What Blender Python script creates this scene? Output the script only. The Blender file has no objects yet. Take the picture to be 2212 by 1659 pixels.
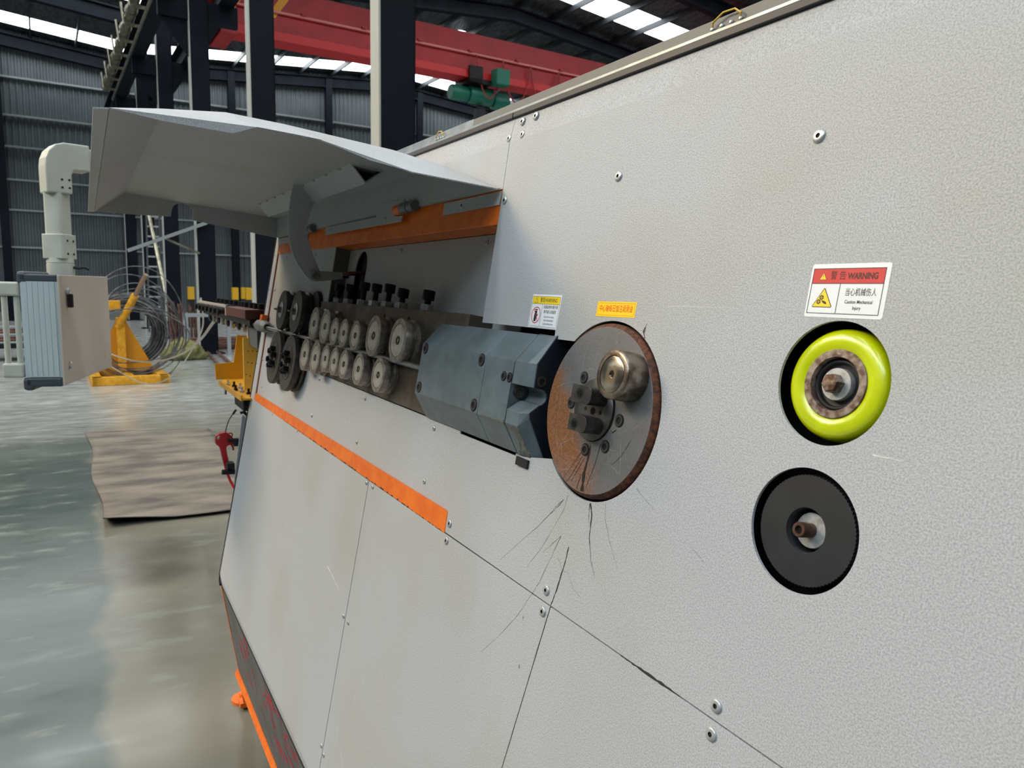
import bpy, bmesh, math, random
from mathutils import Vector, Matrix
from mathutils.geometry import tessellate_polygon
random.seed(7)
PI = math.pi
SC = bpy.context.scene
COL = SC.collection

# ------------------------------------------------------------------ camera, world, light, exposure
def look_matrix(yaw, pitch, roll):
    f = Vector((-math.sin(yaw)*math.cos(pitch), math.cos(yaw)*math.cos(pitch), -math.sin(pitch)))
    r = Vector((math.cos(yaw), math.sin(yaw), 0)); d = f.cross(r)
    c, s = math.cos(roll), math.sin(roll)
    r2 = c*r + s*d; d2 = -s*r + c*d
    m = Matrix((r2, -d2, -f)).transposed()
    return m.to_4x4()
cam = bpy.data.cameras.new('camera'); cam_o = bpy.data.objects.new('camera', cam); COL.objects.link(cam_o)
cam.sensor_width = 36; cam.sensor_fit = 'HORIZONTAL'; cam.lens = 36*1587.5/2212
cam.clip_start = .02; cam.clip_end = 200
cam.dof.use_dof = True; cam.dof.focus_distance = .92; cam.dof.aperture_fstop = 15
cam_o.matrix_world = Matrix.Translation((0, 0, 1.574)) @ look_matrix(math.radians(59.9), math.radians(7.4), math.radians(-1.1))
SC.camera = cam_o
W = bpy.data.worlds.new('world'); SC.world = W; W.use_nodes = True
bg = W.node_tree.nodes['Background']; bg.inputs[0].default_value = (.86, .93, 1, 1); bg.inputs[1].default_value = .045
def area(name, loc, rot, sx, sy, power, col):
    l = bpy.data.lights.new(name, 'AREA'); l.shape = 'RECTANGLE'; l.size = sx; l.size_y = sy; l.energy = power; l.color = col
    o = bpy.data.objects.new(name, l); COL.objects.link(o); o.location = loc; o.rotation_euler = rot
    return o
# daylight through the big open door on the operator's side, then four added lights
area('side_door_daylight', (-1.5, -11, 3.2), (math.radians(90), 0, 0), 16, 6, 8, (.93, .97, 1))
area('added_far_warm_fill', (-14, -9, 3), (math.radians(90), 0, math.radians(-25)), 7, 5.5, 40, (1, .82, .55))  # added warm light out of view, tints the left end of the panels
area('added_key_light', (-4.5, -9.8, 9.7), (math.radians(50), 0, math.radians(-6)), 14, 1.8, 680, (.96, .985, 1))  # key light added below the roof, no window stands there
area('added_cool_fill', (3, -5, 6.6), (math.radians(48), 0, math.radians(32)), 4, 1.6, 120, (.70, .86, 1))  # cool fill added high up behind the camera, no opening there
area('added_warm_fill', (-6.2, -5.2, 6.2), (math.radians(50), 0, math.radians(-32)), 3, 1.4, 370, (1, .69, .32))  # added warm light without a fixture, warms the left panels
vs = SC.view_settings; vs.view_transform = 'Standard'; vs.look = 'None'; vs.exposure = -0.06; vs.gamma = 1.0; vs.use_curve_mapping = False
SKY_GLOW = 7.5

# ------------------------------------------------------------------ materials
def lin(c):
    return tuple(((v/255)/12.92 if v/255 <= .04045 else ((v/255+.055)/1.055)**2.4) for v in c) + (1,)
MATS = {}
def mat(name, rgb, rough=.5, metal=0, rgb2=None, nscale=20, namt=.5, bump=0, bscale=200, spec=.5, detail=4, stretch=None, lo=.4, hi=.6, emit=0, coat=0, bdist=.001):
    if name in MATS: return MATS[name]
    m = bpy.data.materials.new(name); m.use_nodes = True; nt = m.node_tree; N = nt.nodes; L = nt.links
    b = N['Principled BSDF']
    b.inputs['Roughness'].default_value = rough; b.inputs['Metallic'].default_value = metal
    b.inputs['Specular IOR Level'].default_value = spec; b.inputs['Base Color'].default_value = lin(rgb)
    if coat: b.inputs['Coat Weight'].default_value = coat; b.inputs['Coat Roughness'].default_value = .12
    if emit:
        b.inputs['Emission Color'].default_value = lin(rgb); b.inputs['Emission Strength'].default_value = emit
    tc = N.new('ShaderNodeTexCoord'); vec = tc.outputs['Object']
    if stretch:
        mp = N.new('ShaderNodeMapping'); mp.inputs['Scale'].default_value = stretch; L.new(vec, mp.inputs[0]); vec = mp.outputs[0]
    if rgb2:
        n = N.new('ShaderNodeTexNoise'); n.inputs['Scale'].default_value = nscale; n.inputs['Detail'].default_value = detail; L.new(vec, n.inputs['Vector'])
        mr = N.new('ShaderNodeMapRange'); mr.inputs[1].default_value = lo; mr.inputs[2].default_value = hi; L.new(n.outputs['Fac'], mr.inputs[0])
        mx = N.new('ShaderNodeMix'); mx.data_type = 'RGBA'; mx.inputs['A'].default_value = lin(rgb); mx.inputs['B'].default_value = lin(rgb2)
        ml = N.new('ShaderNodeMath'); ml.operation = 'MULTIPLY'; ml.inputs[1].default_value = namt*2 if namt < .5 else 1
        L.new(mr.outputs[0], ml.inputs[0]); L.new(ml.outputs[0], mx.inputs['Factor']); L.new(mx.outputs['Result'], b.inputs['Base Color'])
    if bump:
        n2 = N.new('ShaderNodeTexNoise'); n2.inputs['Scale'].default_value = bscale; n2.inputs['Detail'].default_value = 2; L.new(vec, n2.inputs['Vector'])
        bp = N.new('ShaderNodeBump'); bp.inputs['Strength'].default_value = bump; bp.inputs['Distance'].default_value = bdist
        L.new(n2.outputs['Fac'], bp.inputs['Height']); L.new(bp.outputs[0], b.inputs['Normal'])
    MATS[name] = m
    return m

def panel_paint(name, base, dark, warm):
    """grey hammer-textured powder coat: fine grain in relief and tone, faint large-scale yellowing"""
    m = bpy.data.materials.new(name); m.use_nodes = True; N = m.node_tree.nodes; L = m.node_tree.links
    b = N['Principled BSDF']; b.inputs['Roughness'].default_value = .5; b.inputs['Specular IOR Level'].default_value = .3
    b.inputs['Metallic'].default_value = 0
    tc = N.new('ShaderNodeTexCoord')
    n1 = N.new('ShaderNodeTexNoise'); n1.inputs['Scale'].default_value = 640; n1.inputs['Detail'].default_value = 3; n1.inputs['Roughness'].default_value = .65; L.new(tc.outputs['Object'], n1.inputs['Vector'])
    n2 = N.new('ShaderNodeTexNoise'); n2.inputs['Scale'].default_value = 3.2; n2.inputs['Detail'].default_value = 3; L.new(tc.outputs['Object'], n2.inputs['Vector'])
    r1 = N.new('ShaderNodeMapRange'); r1.inputs[1].default_value = .36; r1.inputs[2].default_value = .6; L.new(n1.outputs['Fac'], r1.inputs[0])
    r2 = N.new('ShaderNodeMapRange'); r2.inputs[1].default_value = .46; r2.inputs[2].default_value = .78; L.new(n2.outputs['Fac'], r2.inputs[0])
    a = N.new('ShaderNodeMix'); a.data_type = 'RGBA'; a.inputs['A'].default_value = lin(dark); a.inputs['B'].default_value = lin(base); L.new(r1.outputs[0], a.inputs['Factor'])
    c = N.new('ShaderNodeMix'); c.data_type = 'RGBA'; c.blend_type = 'MULTIPLY'; c.inputs['B'].default_value = lin(warm)
    L.new(r2.outputs[0], c.inputs['Factor']); L.new(a.outputs['Result'], c.inputs['A']); L.new(c.outputs['Result'], b.inputs['Base Color'])
    bp = N.new('ShaderNodeBump'); bp.inputs['Strength'].default_value = .5; bp.inputs['Distance'].default_value = .0006
    L.new(n1.outputs['Fac'], bp.inputs['Height']); L.new(bp.outputs[0], b.inputs['Normal'])
    MATS[name] = m
    return m
P_PANEL = panel_paint('grey_hammer_paint', (192, 195, 199), (156, 160, 165), (246, 243, 228))
P_HOOD = MATS['grey_hammer_paint']
M_ORANGE = mat('orange_paint', (238, 120, 22), .4, 0, (226, 104, 14), 30, bump=.1)
M_BLACK = mat('black_rubber', (22, 22, 26), .6)
M_VOID = mat('dark_inner_steel', (16, 16, 17), .8)
M_STEEL = mat('worn_steel', (150, 148, 144), .34, 1, (116, 112, 106), 60, bump=.08)
M_ROLL = mat('roller_steel', (158, 154, 147), .4, .55, (128, 122, 114), 90, bump=.06)
M_DARKST = mat('blackened_steel', (44, 43, 43), .42, .7, (30, 29, 29), 80, bump=.1)
M_ZINC = mat('zinc_plated', (200, 204, 204), .34, .5, (170, 174, 174), 120)
M_BOLT = mat('black_oxide_bolt', (20, 21, 23), .38, .5)
M_SOCK = mat('dark_socket', (8, 8, 8), .7)
M_RUST = mat('rusty_rim', (112, 66, 42), .75, .2, (70, 44, 34), 180, bump=.5, bscale=500)
M_GRBLUE = mat('grey_blue_enamel', (108, 121, 126), .38, .05, (97, 109, 114), 30, bump=.12, bscale=350)
M_NAVYF = mat('dark_blue_steel', (34, 44, 54), .45, .3)
M_BLOCK = mat('oily_bearing_block', (98, 90, 80), .5, .5, (74, 66, 58), 18, bump=.15)
M_RAIL = mat('galvanised_rail', (140, 147, 150), .35, .7, (110, 118, 122), 14)
M_RAILG = mat('grey_rail_paint', (98, 100, 96), .5)
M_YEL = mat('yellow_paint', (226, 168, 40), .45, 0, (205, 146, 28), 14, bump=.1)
M_NAVY = mat('navy_steel_paint', (19, 25, 35), .6, 0, (15, 20, 28), 2, spec=.12)
M_PALE = mat('pale_flange', (174, 176, 170), .6)
M_GREYPL = mat('pendant_ivory_grey', (196, 200, 190), .45, 0, (186, 190, 180), 8)
M_DGREY = mat('slate_plastic', (66, 76, 84), .45)

# ------------------------------------------------------------------ frames
TH = math.radians(10.42)
SV = Vector((0, math.sin(TH), math.cos(TH))); NV = Vector((0, -math.cos(TH), math.sin(TH)))
PO = Vector((0, .54093, 1.47453))
PF = Matrix(((1, 0, 0, PO.x), (0, SV.y, NV.y, PO.y), (0, SV.z, NV.z, PO.z), (0, 0, 0, 1)))   # panel frame: x along the machine, y up the slope, z out of the face
BA = math.radians(2.3)
BN = Vector((-math.cos(BA), -math.sin(BA), 0)); BW = Vector((-math.sin(BA), math.cos(BA), 0))
def H(n, w, z): return BN*n + BW*w + Vector((0, 0, z))                                        # hall frame: down the hall, across the hall, up
HF = Matrix(((BN.x, BW.x, 0, 0), (BN.y, BW.y, 0, 0), (0, 0, 1, 0), (0, 0, 0, 1)))
I4 = Matrix.Identity(4)
def T(x, y, z): return Matrix.Translation((x, y, z))

# ------------------------------------------------------------------ mesh builder
class MB:
    def __init__(s): s.v = []; s.f = []; s.sm = []
    def add(s, vs, fs, smooth=False):
        k = len(s.v); s.v += [Vector(v) for v in vs]; s.f += [tuple(i+k for i in f) for f in fs]; s.sm += [smooth]*len(fs); return s
    def box(s, a, b, M=None):
        (x0, y0, z0), (x1, y1, z1) = a, b
        vs = [Vector(p) for p in ((x0,y0,z0),(x1,y0,z0),(x1,y1,z0),(x0,y1,z0),(x0,y0,z1),(x1,y0,z1),(x1,y1,z1),(x0,y1,z1))]
        if M: vs = [M @ v for v in vs]
        return s.add(vs, [(3,2,1,0),(4,5,6,7),(0,1,5,4),(1,2,6,5),(2,3,7,6),(3,0,4,7)])
    def plate(s, outer, z0, z1, holes=(), M=None):
        loops = [list(outer)] + [list(h) for h in holes]
        def area2(l): return sum(l[i][0]*l[(i+1)%len(l)][1]-l[(i+1)%len(l)][0]*l[i][1] for i in range(len(l)))
        if area2(loops[0]) < 0: loops[0].reverse()
        for h in loops[1:]:
            if area2(h) > 0: h.reverse()
        pts = [p for l in loops for p in l]; n = len(pts)
        if holes or True:
            tri = tessellate_polygon([[Vector((p[0], p[1], 0)) for p in l] for l in loops])
        fs = []
        for t in tri:
            a, b, c = (pts[i] for i in t)
            if (b[0]-a[0])*(c[1]-a[1])-(c[0]-a[0])*(b[1]-a[1]) < 0: t = (t[0], t[2], t[1])
            fs.append(tuple(i+n for i in t)); fs.append((t[0], t[2], t[1]))
        k = 0
        for l in loops:
            m = len(l)
            for i in range(m):
                j = (i+1) % m; fs.append((k+i, k+j, k+j+n, k+i+n))
            k += m
        vs = [Vector((p[0], p[1], z0)) for p in pts] + [Vector((p[0], p[1], z1)) for p in pts]
        if M: vs = [M @ v for v in vs]
        return s.add(vs, fs)
    def lathe(s, prof, seg=32, M=None, smooth=True, arc=1.0, caps=True):
        """profile of (radius, height) around the local z axis"""
        k = len(prof); vs = []; fs = []
        for i in range(seg):
            a = 2*PI*arc*i/seg
            for r, h in prof: vs.append(Vector((r*math.cos(a), r*math.sin(a), h)))
        for i in range(seg):
            j = (i+1) % seg
            for q in range(k-1): fs.append((i*k+q, j*k+q, j*k+q+1, i*k+q+1))
        if caps and prof[0][0] > 1e-6: fs.append(tuple(i*k for i in range(seg))[::-1])
        if caps and prof[-1][0] > 1e-6: fs.append(tuple(i*k+k-1 for i in range(seg)))
        if M: vs = [M @ v for v in vs]
        return s.add(vs, fs, smooth)
    def tube(s, path, r, seg=10, closed=False, smooth=True, rs=None):
        P = [Vector(p) for p in path]; n = len(P); vs = []; fs = []; up = None
        for i in range(n):
            if closed: t = P[(i+1) % n]-P[i-1]
            else: t = P[min(i+1, n-1)]-P[max(i-1, 0)]
            t.normalize()
            if up is None: up = t.orthogonal().normalized()
            else:
                up = up - t*up.dot(t)
                up = up.normalized() if up.length > 1e-6 else t.orthogonal().normalized()
            b = t.cross(up); rr = rs[i] if rs else r
            for j in range(seg):
                a = 2*PI*j/seg; vs.append(P[i]+up*math.cos(a)*rr+b*math.sin(a)*rr)
        m = n if closed else n-1
        for i in range(m):
            i2 = (i+1) % n
            for j in range(seg):
                j2 = (j+1) % seg; fs.append((i*seg+j, i*seg+j2, i2*seg+j2, i2*seg+j))
        if not closed: fs.append(tuple(range(seg))[::-1]); fs.append(tuple((n-1)*seg+j for j in range(seg)))
        return s.add(vs, fs, smooth)
    def quadsheet(s, faces, t, M=None):
        """thin sheet pieces: each face a list of 3-D points, thickened by t along its normal"""
        for f in faces:
            P = [Vector(p) for p in f]; nrm = Vector()
            for i in range(len(P)): nrm += P[i].cross(P[(i+1) % len(P)])
            nrm.normalize(); n = len(P)
            vs = P + [p - nrm*t for p in P]
            fs = [tuple(range(n)), tuple(range(n, 2*n))[::-1]] + [(i, i+n, (i+1) % n+n, (i+1) % n) for i in range(n)]
            if M: vs = [M @ v for v in vs]
            s.add(vs, fs)
        return s
    def mesh(s, name, m=None):
        me = bpy.data.meshes.new(name); me.from_pydata([tuple(v) for v in s.v], [], s.f)
        if m: me.materials.append(m)
        me.polygons.foreach_set('use_smooth', s.sm); me.update()
        if any(s.sm):
            try: me.set_sharp_from_angle(angle=math.radians(38))
            except Exception: pass
        return me
WORLD = {}
def put(o, parent, M):
    COL.objects.link(o); WORLD[o.name] = M
    if parent is not None:
        o.parent = parent; o.matrix_local = WORLD[parent.name].inverted() @ M
    else: o.matrix_local = M
    return o
def ob(name, mb, m, parent=None, M=I4, bevel=0, label=None, kind=None):
    if M is HF:                                                     # hall-frame pieces are stored in world axes
        mb.v = [HF @ v for v in mb.v]; mb.f = [f[::-1] for f in mb.f]; M = I4
    if M is I4 and isinstance(mb, MB):                              # origin at the foot of the piece
        lo = [min(v[i] for v in mb.v) for i in range(3)]; hi = [max(v[i] for v in mb.v) for i in range(3)]
        c = Vector(((lo[0]+hi[0])/2, (lo[1]+hi[1])/2, lo[2])); mb.v = [v-c for v in mb.v]; M = Matrix.Translation(c)
    me = mb.mesh(name, m) if isinstance(mb, MB) else mb
    o = bpy.data.objects.new(name, me); put(o, parent, M)
    if bevel:
        b = o.modifiers.new('bevel', 'BEVEL'); b.width = bevel; b.segments = 2; b.limit_method = 'ANGLE'; b.angle_limit = math.radians(35)
    if label: o['label'] = label
    if kind: o['kind'] = kind
    return o
def thing(name, label, cat, M=I4, group=None):
    o = bpy.data.objects.new(name, None); o.empty_display_size = .1; put(o, None, Matrix.Translation(M.translation))
    o['label'] = label; o['category'] = cat
    if group: o['group'] = group
    return o
def tag(o, label, cat, group=None):
    o['label'] = label; o['category'] = cat
    if group: o['group'] = group
    return o
def structure(name, mb, m, parent=None, M=I4, label=None):
    o = ob(name, mb, m, parent, M, label=label)
    if parent is None: o['kind'] = 'structure'
    return o
def circle(c, r, n=48, a0=0, a1=2*PI):
    full = abs(a1-a0-2*PI) < 1e-6
    return [(c[0]+r*math.cos(a0+(a1-a0)*i/(n if full else n-1)), c[1]+r*math.sin(a0+(a1-a0)*i/(n if full else n-1))) for i in range(n)]
def rrect(w, h, r, n=5):
    pts = []
    for cx, cy, a in ((w/2-r, h/2-r, 0), (-w/2+r, h/2-r, 90), (-w/2+r, -h/2+r, 180), (w/2-r, -h/2+r, 270)):
        for i in range(n):
            t = math.radians(a+90*i/(n-1)); pts.append((cx+r*math.cos(t), cy+r*math.sin(t)))
    return pts
def text(name, body, size, m, parent, M, sx=1, align='CENTER', bold=0, label=None):
    cu = bpy.data.curves.new(name, 'FONT'); cu.body = body; cu.size = size; cu.align_x = align; cu.align_y = 'CENTER'; cu.offset = bold
    o = bpy.data.objects.new(name, cu); COL.objects.link(o)
    dg = bpy.context.evaluated_depsgraph_get(); me = bpy.data.meshes.new_from_object(o.evaluated_get(dg))
    bpy.data.objects.remove(o); me.materials.clear(); me.materials.append(m)
    t = bpy.data.objects.new(name, me); put(t, parent, M @ Matrix.Diagonal((sx, 1, 1, 1)))
    return t

# ------------------------------------------------------------------ the hall
def floor_material():
    m = bpy.data.materials.new('worn_wet_floor'); m.use_nodes = True; N = m.node_tree.nodes; L = m.node_tree.links
    b = N['Principled BSDF']
    tc = N.new('ShaderNodeTexCoord'); mp = N.new('ShaderNodeMapping'); mp.inputs['Scale'].default_value = (1, .33, 1); L.new(tc.outputs['Object'], mp.inputs[0])
    def noise(s, d, v): 
        n = N.new('ShaderNodeTexNoise'); n.inputs['Scale'].default_value = s; n.inputs['Detail'].default_value = d; L.new(v, n.inputs['Vector']); return n.outputs['Fac']
    def rng(x, a, c, lo=0, hi=1):
        r = N.new('ShaderNodeMapRange'); r.inputs[1].default_value = a; r.inputs[2].default_value = c; r.inputs[3].default_value = lo; r.inputs[4].default_value = hi; L.new(x, r.inputs[0]); return r.outputs[0]
    def mix(f, a, c):
        x = N.new('ShaderNodeMix'); x.data_type = 'RGBA'
        for k, v in (('A', a), ('B', c)):
            if isinstance(v, tuple): x.inputs[k].default_value = v
            else: L.new(v, x.inputs[k])
        L.new(f, x.inputs['Factor']); return x.outputs['Result']
    sp = N.new('ShaderNodeSeparateXYZ'); L.new(tc.outputs['Object'], sp.inputs[0])
    big = noise(.9, 5, mp.outputs[0]); fine = noise(9, 5, mp.outputs[0]); wob = noise(1.3, 3, tc.outputs['Object'])
    ad = N.new('ShaderNodeMath'); ad.operation = 'ADD'; L.new(sp.outputs['Y'], ad.inputs[0]); wv = rng(wob, 0, 1, -.18, .18); L.new(wv, ad.inputs[1])
    zone = rng(ad.outputs[0], -.03, .03)
    left = mix(rng(big, .35, .65), lin((66, 78, 76)), lin((84, 94, 90)))
    right = mix(rng(big, .35, .65), lin((92, 92, 84)), lin((124, 122, 110)))
    c = mix(zone, left, right)
    c = mix(rng(fine, .58, .8), c, lin((126, 131, 124)))
    stain = noise(.55, 4, tc.outputs['Object'])
    c = mix(rng(stain, .6, .74), c, lin((60, 56, 48)))
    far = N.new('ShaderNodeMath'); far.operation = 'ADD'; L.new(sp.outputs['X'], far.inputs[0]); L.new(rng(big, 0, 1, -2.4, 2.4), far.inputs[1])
    c = mix(rng(far.outputs[0], -7.4, -10.8), c, mix(rng(fine, .4, .65), lin((158, 160, 154)), lin((186, 190, 188))))   # bright light on the distant floor, put into its colour
    L.new(c, b.inputs['Base Color'])
    L.new(rng(fine, .3, .75, .13, .25), b.inputs['Roughness']); b.inputs['Specular IOR Level'].default_value = .6
    bp = N.new('ShaderNodeBump'); bp.inputs['Strength'].default_value = .03; bp.inputs['Distance'].default_value = .004; L.new(fine, bp.inputs['Height']); L.new(bp.outputs[0], b.inputs['Normal'])
    return m
N0, N1 = -16.0, 34.0
WL, WV, WR, WRR = -19.0, 3.0, 14.0, 25.0          # left eave, valley, ridge, far valley
def roof_z(w):
    return 11.3-.09*abs(w-14) if w > WV else 11.3-.09*abs(w+8)
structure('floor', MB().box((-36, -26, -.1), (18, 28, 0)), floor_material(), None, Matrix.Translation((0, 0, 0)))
M_WALL = mat('grey_corrugated_cladding', (86, 94, 98), .55, 0, (78, 86, 90), 1.2)
wb = MB(); w = -22.0; pts = []
while w < 26.5:
    pts += [(w, 0), (w+.09, 0), (w+.12, .045), (w+.17, .045), (w+.2, 0)]; w += .2
vs = []; fs = []
for i, (a, d) in enumerate(pts):
    vs += [(N1-d, a, 0), (N1-d, a, roof_z(min(max(a, WL-3), WRR+1.5)) if a < WRR else 10.31)]
    if i: fs.append((2*i-2, 2*i-1, 2*i+1, 2*i))
wb.add(vs, fs); wb.box((N1+.01, -22, 0), (N1+.25, 26.5, 9.9))
wall = structure('wall_back', wb, M_WALL, None, HF)
wr = MB(); n = N0; k = 0; vs = []; fs = []
while n < N1:
    vs += [(n, WRR+.2+.04*(k % 2), 0), (n, WRR+.2+.04*(k % 2), 10.3)]
    if k: fs.append((2*k-2, 2*k-1, 2*k+1, 2*k))
    n += .25; k += 1
wr.add(vs, fs); wr.box((N0, WRR+.26, 0), (N1, WRR+.4, 10.3))
structure('wall_right', wr, M_WALL, None, HF)
M_GIRT = mat('galvanised_girt', (140, 146, 148), .42, .3)
for gz in (2.77, 4.15, 5.26, 6.46, 7.59, 8.95):
    ob('girt', MB().box((N1-.17, -22, gz-.035), (N1-.05, 26, gz+.035)), M_GIRT, wall, HF)
for gw in (-14.5, -10, -5.6, -1.1, 7.1, 11.3, 15.8, 20):
    ob('wind_post', MB().box((N1-.4, gw-.14, 0), (N1-.17, gw+.14, roof_z(gw)-.3)), M_NAVY, wall, HF)
structure('baseboard_back', MB().box((N1-.35, -22, 0), (N1-.02, 26, .32)), mat('low_concrete_curb', (140, 142, 138), .8, 0, (120, 122, 118), 3), None, HF)
# roof: insulated sheet in fields between the translucent strips, purlins below it
M_FOIL = mat('crinkled_foil_insulation', (104, 107, 110), .42, .7, (70, 74, 78), 3, bump=.9, bscale=5, bdist=.05, stretch=(1, 3, 1))
STRIPS = [(-9.0, -7.7), (-3.1, -1.8), (2.7, 4.0), (8.5, 9.8), (14.3, 15.6), (20.0, 21.3), (26.1, 27.3), (31.8, 33.2)]
slopes = [(WL, -8.0), (-8.0, WV), (WV, WR), (WR, WRR)]
cb = MB(); edges = [N0]+[e for s in STRIPS for e in s]+[N1]
def slab(mb, n0, n1, a, b, off, t):
    mb.box((0, 0, 0), (1, 1, 1), None)
    z = lambda x: roof_z(x-1e-6) if x == WV and a < WV else roof_z(x)
    vs = [(n0, a, z(a)+off), (n1, a, z(a)+off), (n1, b, z(b)+off), (n0, b, z(b)+off)]
    k = len(mb.v)-8
    mb.v[k:] = [Vector(v) for v in vs]+[Vector(v)+Vector((0, 0, t)) for v in vs]
for a, b in slopes:
    for i in range(0, len(edges)-1, 2): slab(cb, edges[i], edges[i+1], a, b, 0, .06)
ceil = structure('ceiling', cb, M_FOIL, None, HF)
M_SKY = mat('daylit_translucent_sheet', (240, 246, 248), .5, emit=SKY_GLOW)
for n0, n1 in STRIPS:
    for a, b in slopes:
        q = MB(); slab(q, n0, n1, a, b, .01, .02); ob('skylight_strip', q, M_SKY, ceil, HF)
M_PURL = mat('dark_purlin_steel', (50, 55, 60), .5, .4)
w = WL+.6
while w < WRR:
    z = roof_z(w); ob('purlin', MB().box((N0, w-.03, z-.2), (N1, w+.03, z-.005)), M_PURL, ceil, HF); w += 1.42
RN = (-8.5, -3.3, 1.8, 7.0, 12.2, 17.4, 22.5, 27.6, 33.75)
for rn in RN:
    for s0, s1, s2 in ((WL, -8.0, WV), (WV, WR, WRR)):
        q = MB()
        for a, b in ((s0, s1), (s1, s2)):
            eps = 1e-4; za = roof_z(a+eps)-.2; zb = roof_z(b-eps)-.2
            for h0, h1, t in ((-.05, 0, .13), (-.42, -.05, .02), (-.47, -.42, .13)):
                vs = [(rn-t, a, za+h0), (rn+t, a, za+h0), (rn+t, b, zb+h0), (rn-t, b, zb+h0)]
                q.add(vs+[(x, y, zz+h1-h0) for x, y, zz in vs], [(3,2,1,0),(4,5,6,7),(0,1,5,4),(1,2,6,5),(2,3,7,6),(3,0,4,7)])
        structure('roof_beam', q, M_NAVY, None, HF)
# row of H columns under the valley, each with corbels for both runways
CN = (-3.3, 1.8, 7.0, 12.2, 17.4, 22.5, 27.6, 33.5)
for cn in CN:
    if cn < 6.9: continue
    q = MB(); a, b, d = 2.85, 3.235, .21
    q.box((cn, a+.016, 0), (cn+d, a+.03, 10.1)).box((cn, b-.014, 0), (cn+d, b, 10.1)).box((cn+.09, a, 0), (cn+.102, b, 10.1)).box((cn, a+.03, 0), (cn+.012, b, 10.1))
    c = structure('column', q, M_NAVY, None, HF)
    ob('outer_flange', MB().box((cn-.004, a-.004, 0), (cn+d, a+.016, 10.1)), M_PALE, c, HF, label='pale flange of the navy column')  # flange on the operator's side coloured paler than the rest of the column
    ob('base_plate', MB().box((cn-.12, a-.12, 0), (cn+d+.12, b+.12, .03)), M_NAVY, c, HF)
    if 12.5 < cn < 33:
        ob('corbel', MB().box((cn+.02, 2.27, 7.04), (cn+d-.02, 2.84, 7.46)), M_NAVY, c, HF); ob('corbel', MB().box((cn+.02, b, 7.04), (cn+d-.02, 3.85, 7.46)), M_NAVY, c, HF)
        ob('corbel_gusset', MB().plate([(2.84, 6.3), (2.84, 7.05), (2.27, 7.05)], cn+.09, cn+.11, M=Matrix(((0,0,1,0),(1,0,0,0),(0,1,0,0),(0,0,0,1)))), M_NAVY, c, HF)
def runway(w0, label):
    q = MB().box((13.2, w0-.16, 7.46), (33.3, w0+.16, 7.5)).box((13.2, w0-.02, 7.5), (33.3, w0+.02, 8.02)).box((13.2, w0-.16, 8.02), (33.3, w0+.16, 8.06)).box((13.2, w0-.03, 8.06), (33.3, w0+.03, 8.16))
    t = tag(ob('runway_beam', q, M_NAVY, None, HF), label, 'crane rail')
runway(2.42, 'dark steel crane runway beam beside the galvanised pipe')
runway(3.62, 'dark steel runway beam carrying the red crane end truck')
structure('beam', MB().box((N0, 24.3, 7.2), (N1, 24.6, 7.66)).box((N0, 24.6, 7.3), (N1, 25.2, 7.5)), M_NAVY, None, HF)

# ------------------------------------------------------------------ overhead crane
M_RED = mat('crane_red', (176, 26, 34), .45, 0, (160, 22, 30), 2)
M_TEAL = mat('hoist_green', (12, 104, 84), .45)
t = thing('overhead_crane', 'long red box girder crane spanning below the roof', 'crane', HF @ T(20, 3.6, 7.7))
ob('girder', MB().box((19.75, 3.9, 7.86), (20.25, 24.7, 8.92)), M_RED, t, HF)
ob('flange', MB().box((19.66, 3.8, 7.66), (20.34, 24.7, 7.86)), mat('crane_red_bright', (200, 30, 36), .4), t, HF)
ob('festoon_rail', MB().box((19.66, 3.9, 8.31), (19.74, 24.7, 8.36)), mat('faded_red_rail', (222, 128, 124), .5), t, HF)
ob('end_truck', MB().box((18.4, 3.45, 7.95), (21.6, 3.85, 8.35)).box((19.3, 3.86, 7.5), (20.7, 4.25, 7.95)), M_RED, t, HF, .02)
hz = MB()
for i in range(3):
    a = 4.05+.5*i; hz.plate([(a, 8.2), (a+.22, 8.2), (a+.72, 8.92), (a+.5, 8.92)], 0, .01, M=Matrix(((0,0,-1,19.745),(1,0,0,0),(0,1,0,0),(0,0,0,1))))
ob('hazard_stripes', hz, mat('hazard_yellow', (228, 160, 30), .5), t, HF)
for k in range(7): ob('festoon_trolley', MB().box((19.6, 5.9+1.62*k, 8.36), (19.7, 6.02+1.62*k, 8.42)), M_RED, t, HF)
M_CAB = mat('red_cable', (150, 40, 42), .5)
for k, (a, b) in enumerate(((11.0, 11.9), (11.9, 12.9), (12.9, 13.95), (13.95, 14.9))):
    pth = []
    for i in range(13):
        f = i/12; dip = 1.15*math.sin(PI*f)**.6
        pth.append((19.6, a+(b-a)*f, 8.3-dip))
    ob('festoon_cable', MB().tube(pth, .022, 6), M_CAB, t, HF)
h = thing('electric_hoist', 'green electric hoist hanging below the red girder', 'hoist', HF @ T(20, 11.3, 7.5))
rx = Matrix.Rotation(PI/2, 4, 'X')
def cyl_w(mb, n, w0, w1, z, r, seg=18): return mb.lathe([(r*.9, 0), (r, .05), (r, w1-w0-.05), (r*.9, w1-w0)], seg, T(n, w1, z) @ rx)
ob('drum', cyl_w(MB(), 20, 10.95, 11.75, 7.28, .26), M_TEAL, h, HF)
ob('motor', cyl_w(MB(), 20, 10.35, 10.92, 7.26, .22), M_TEAL, h, HF)
ob('end_housing', cyl_w(MB(), 20, 11.78, 12.3, 7.2, .25), M_TEAL, h, HF)
ob('control_box', MB().box((19.25, 11.5, 7.5), (19.62, 11.95, 7.95)), M_TEAL, h, HF, .02)
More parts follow.
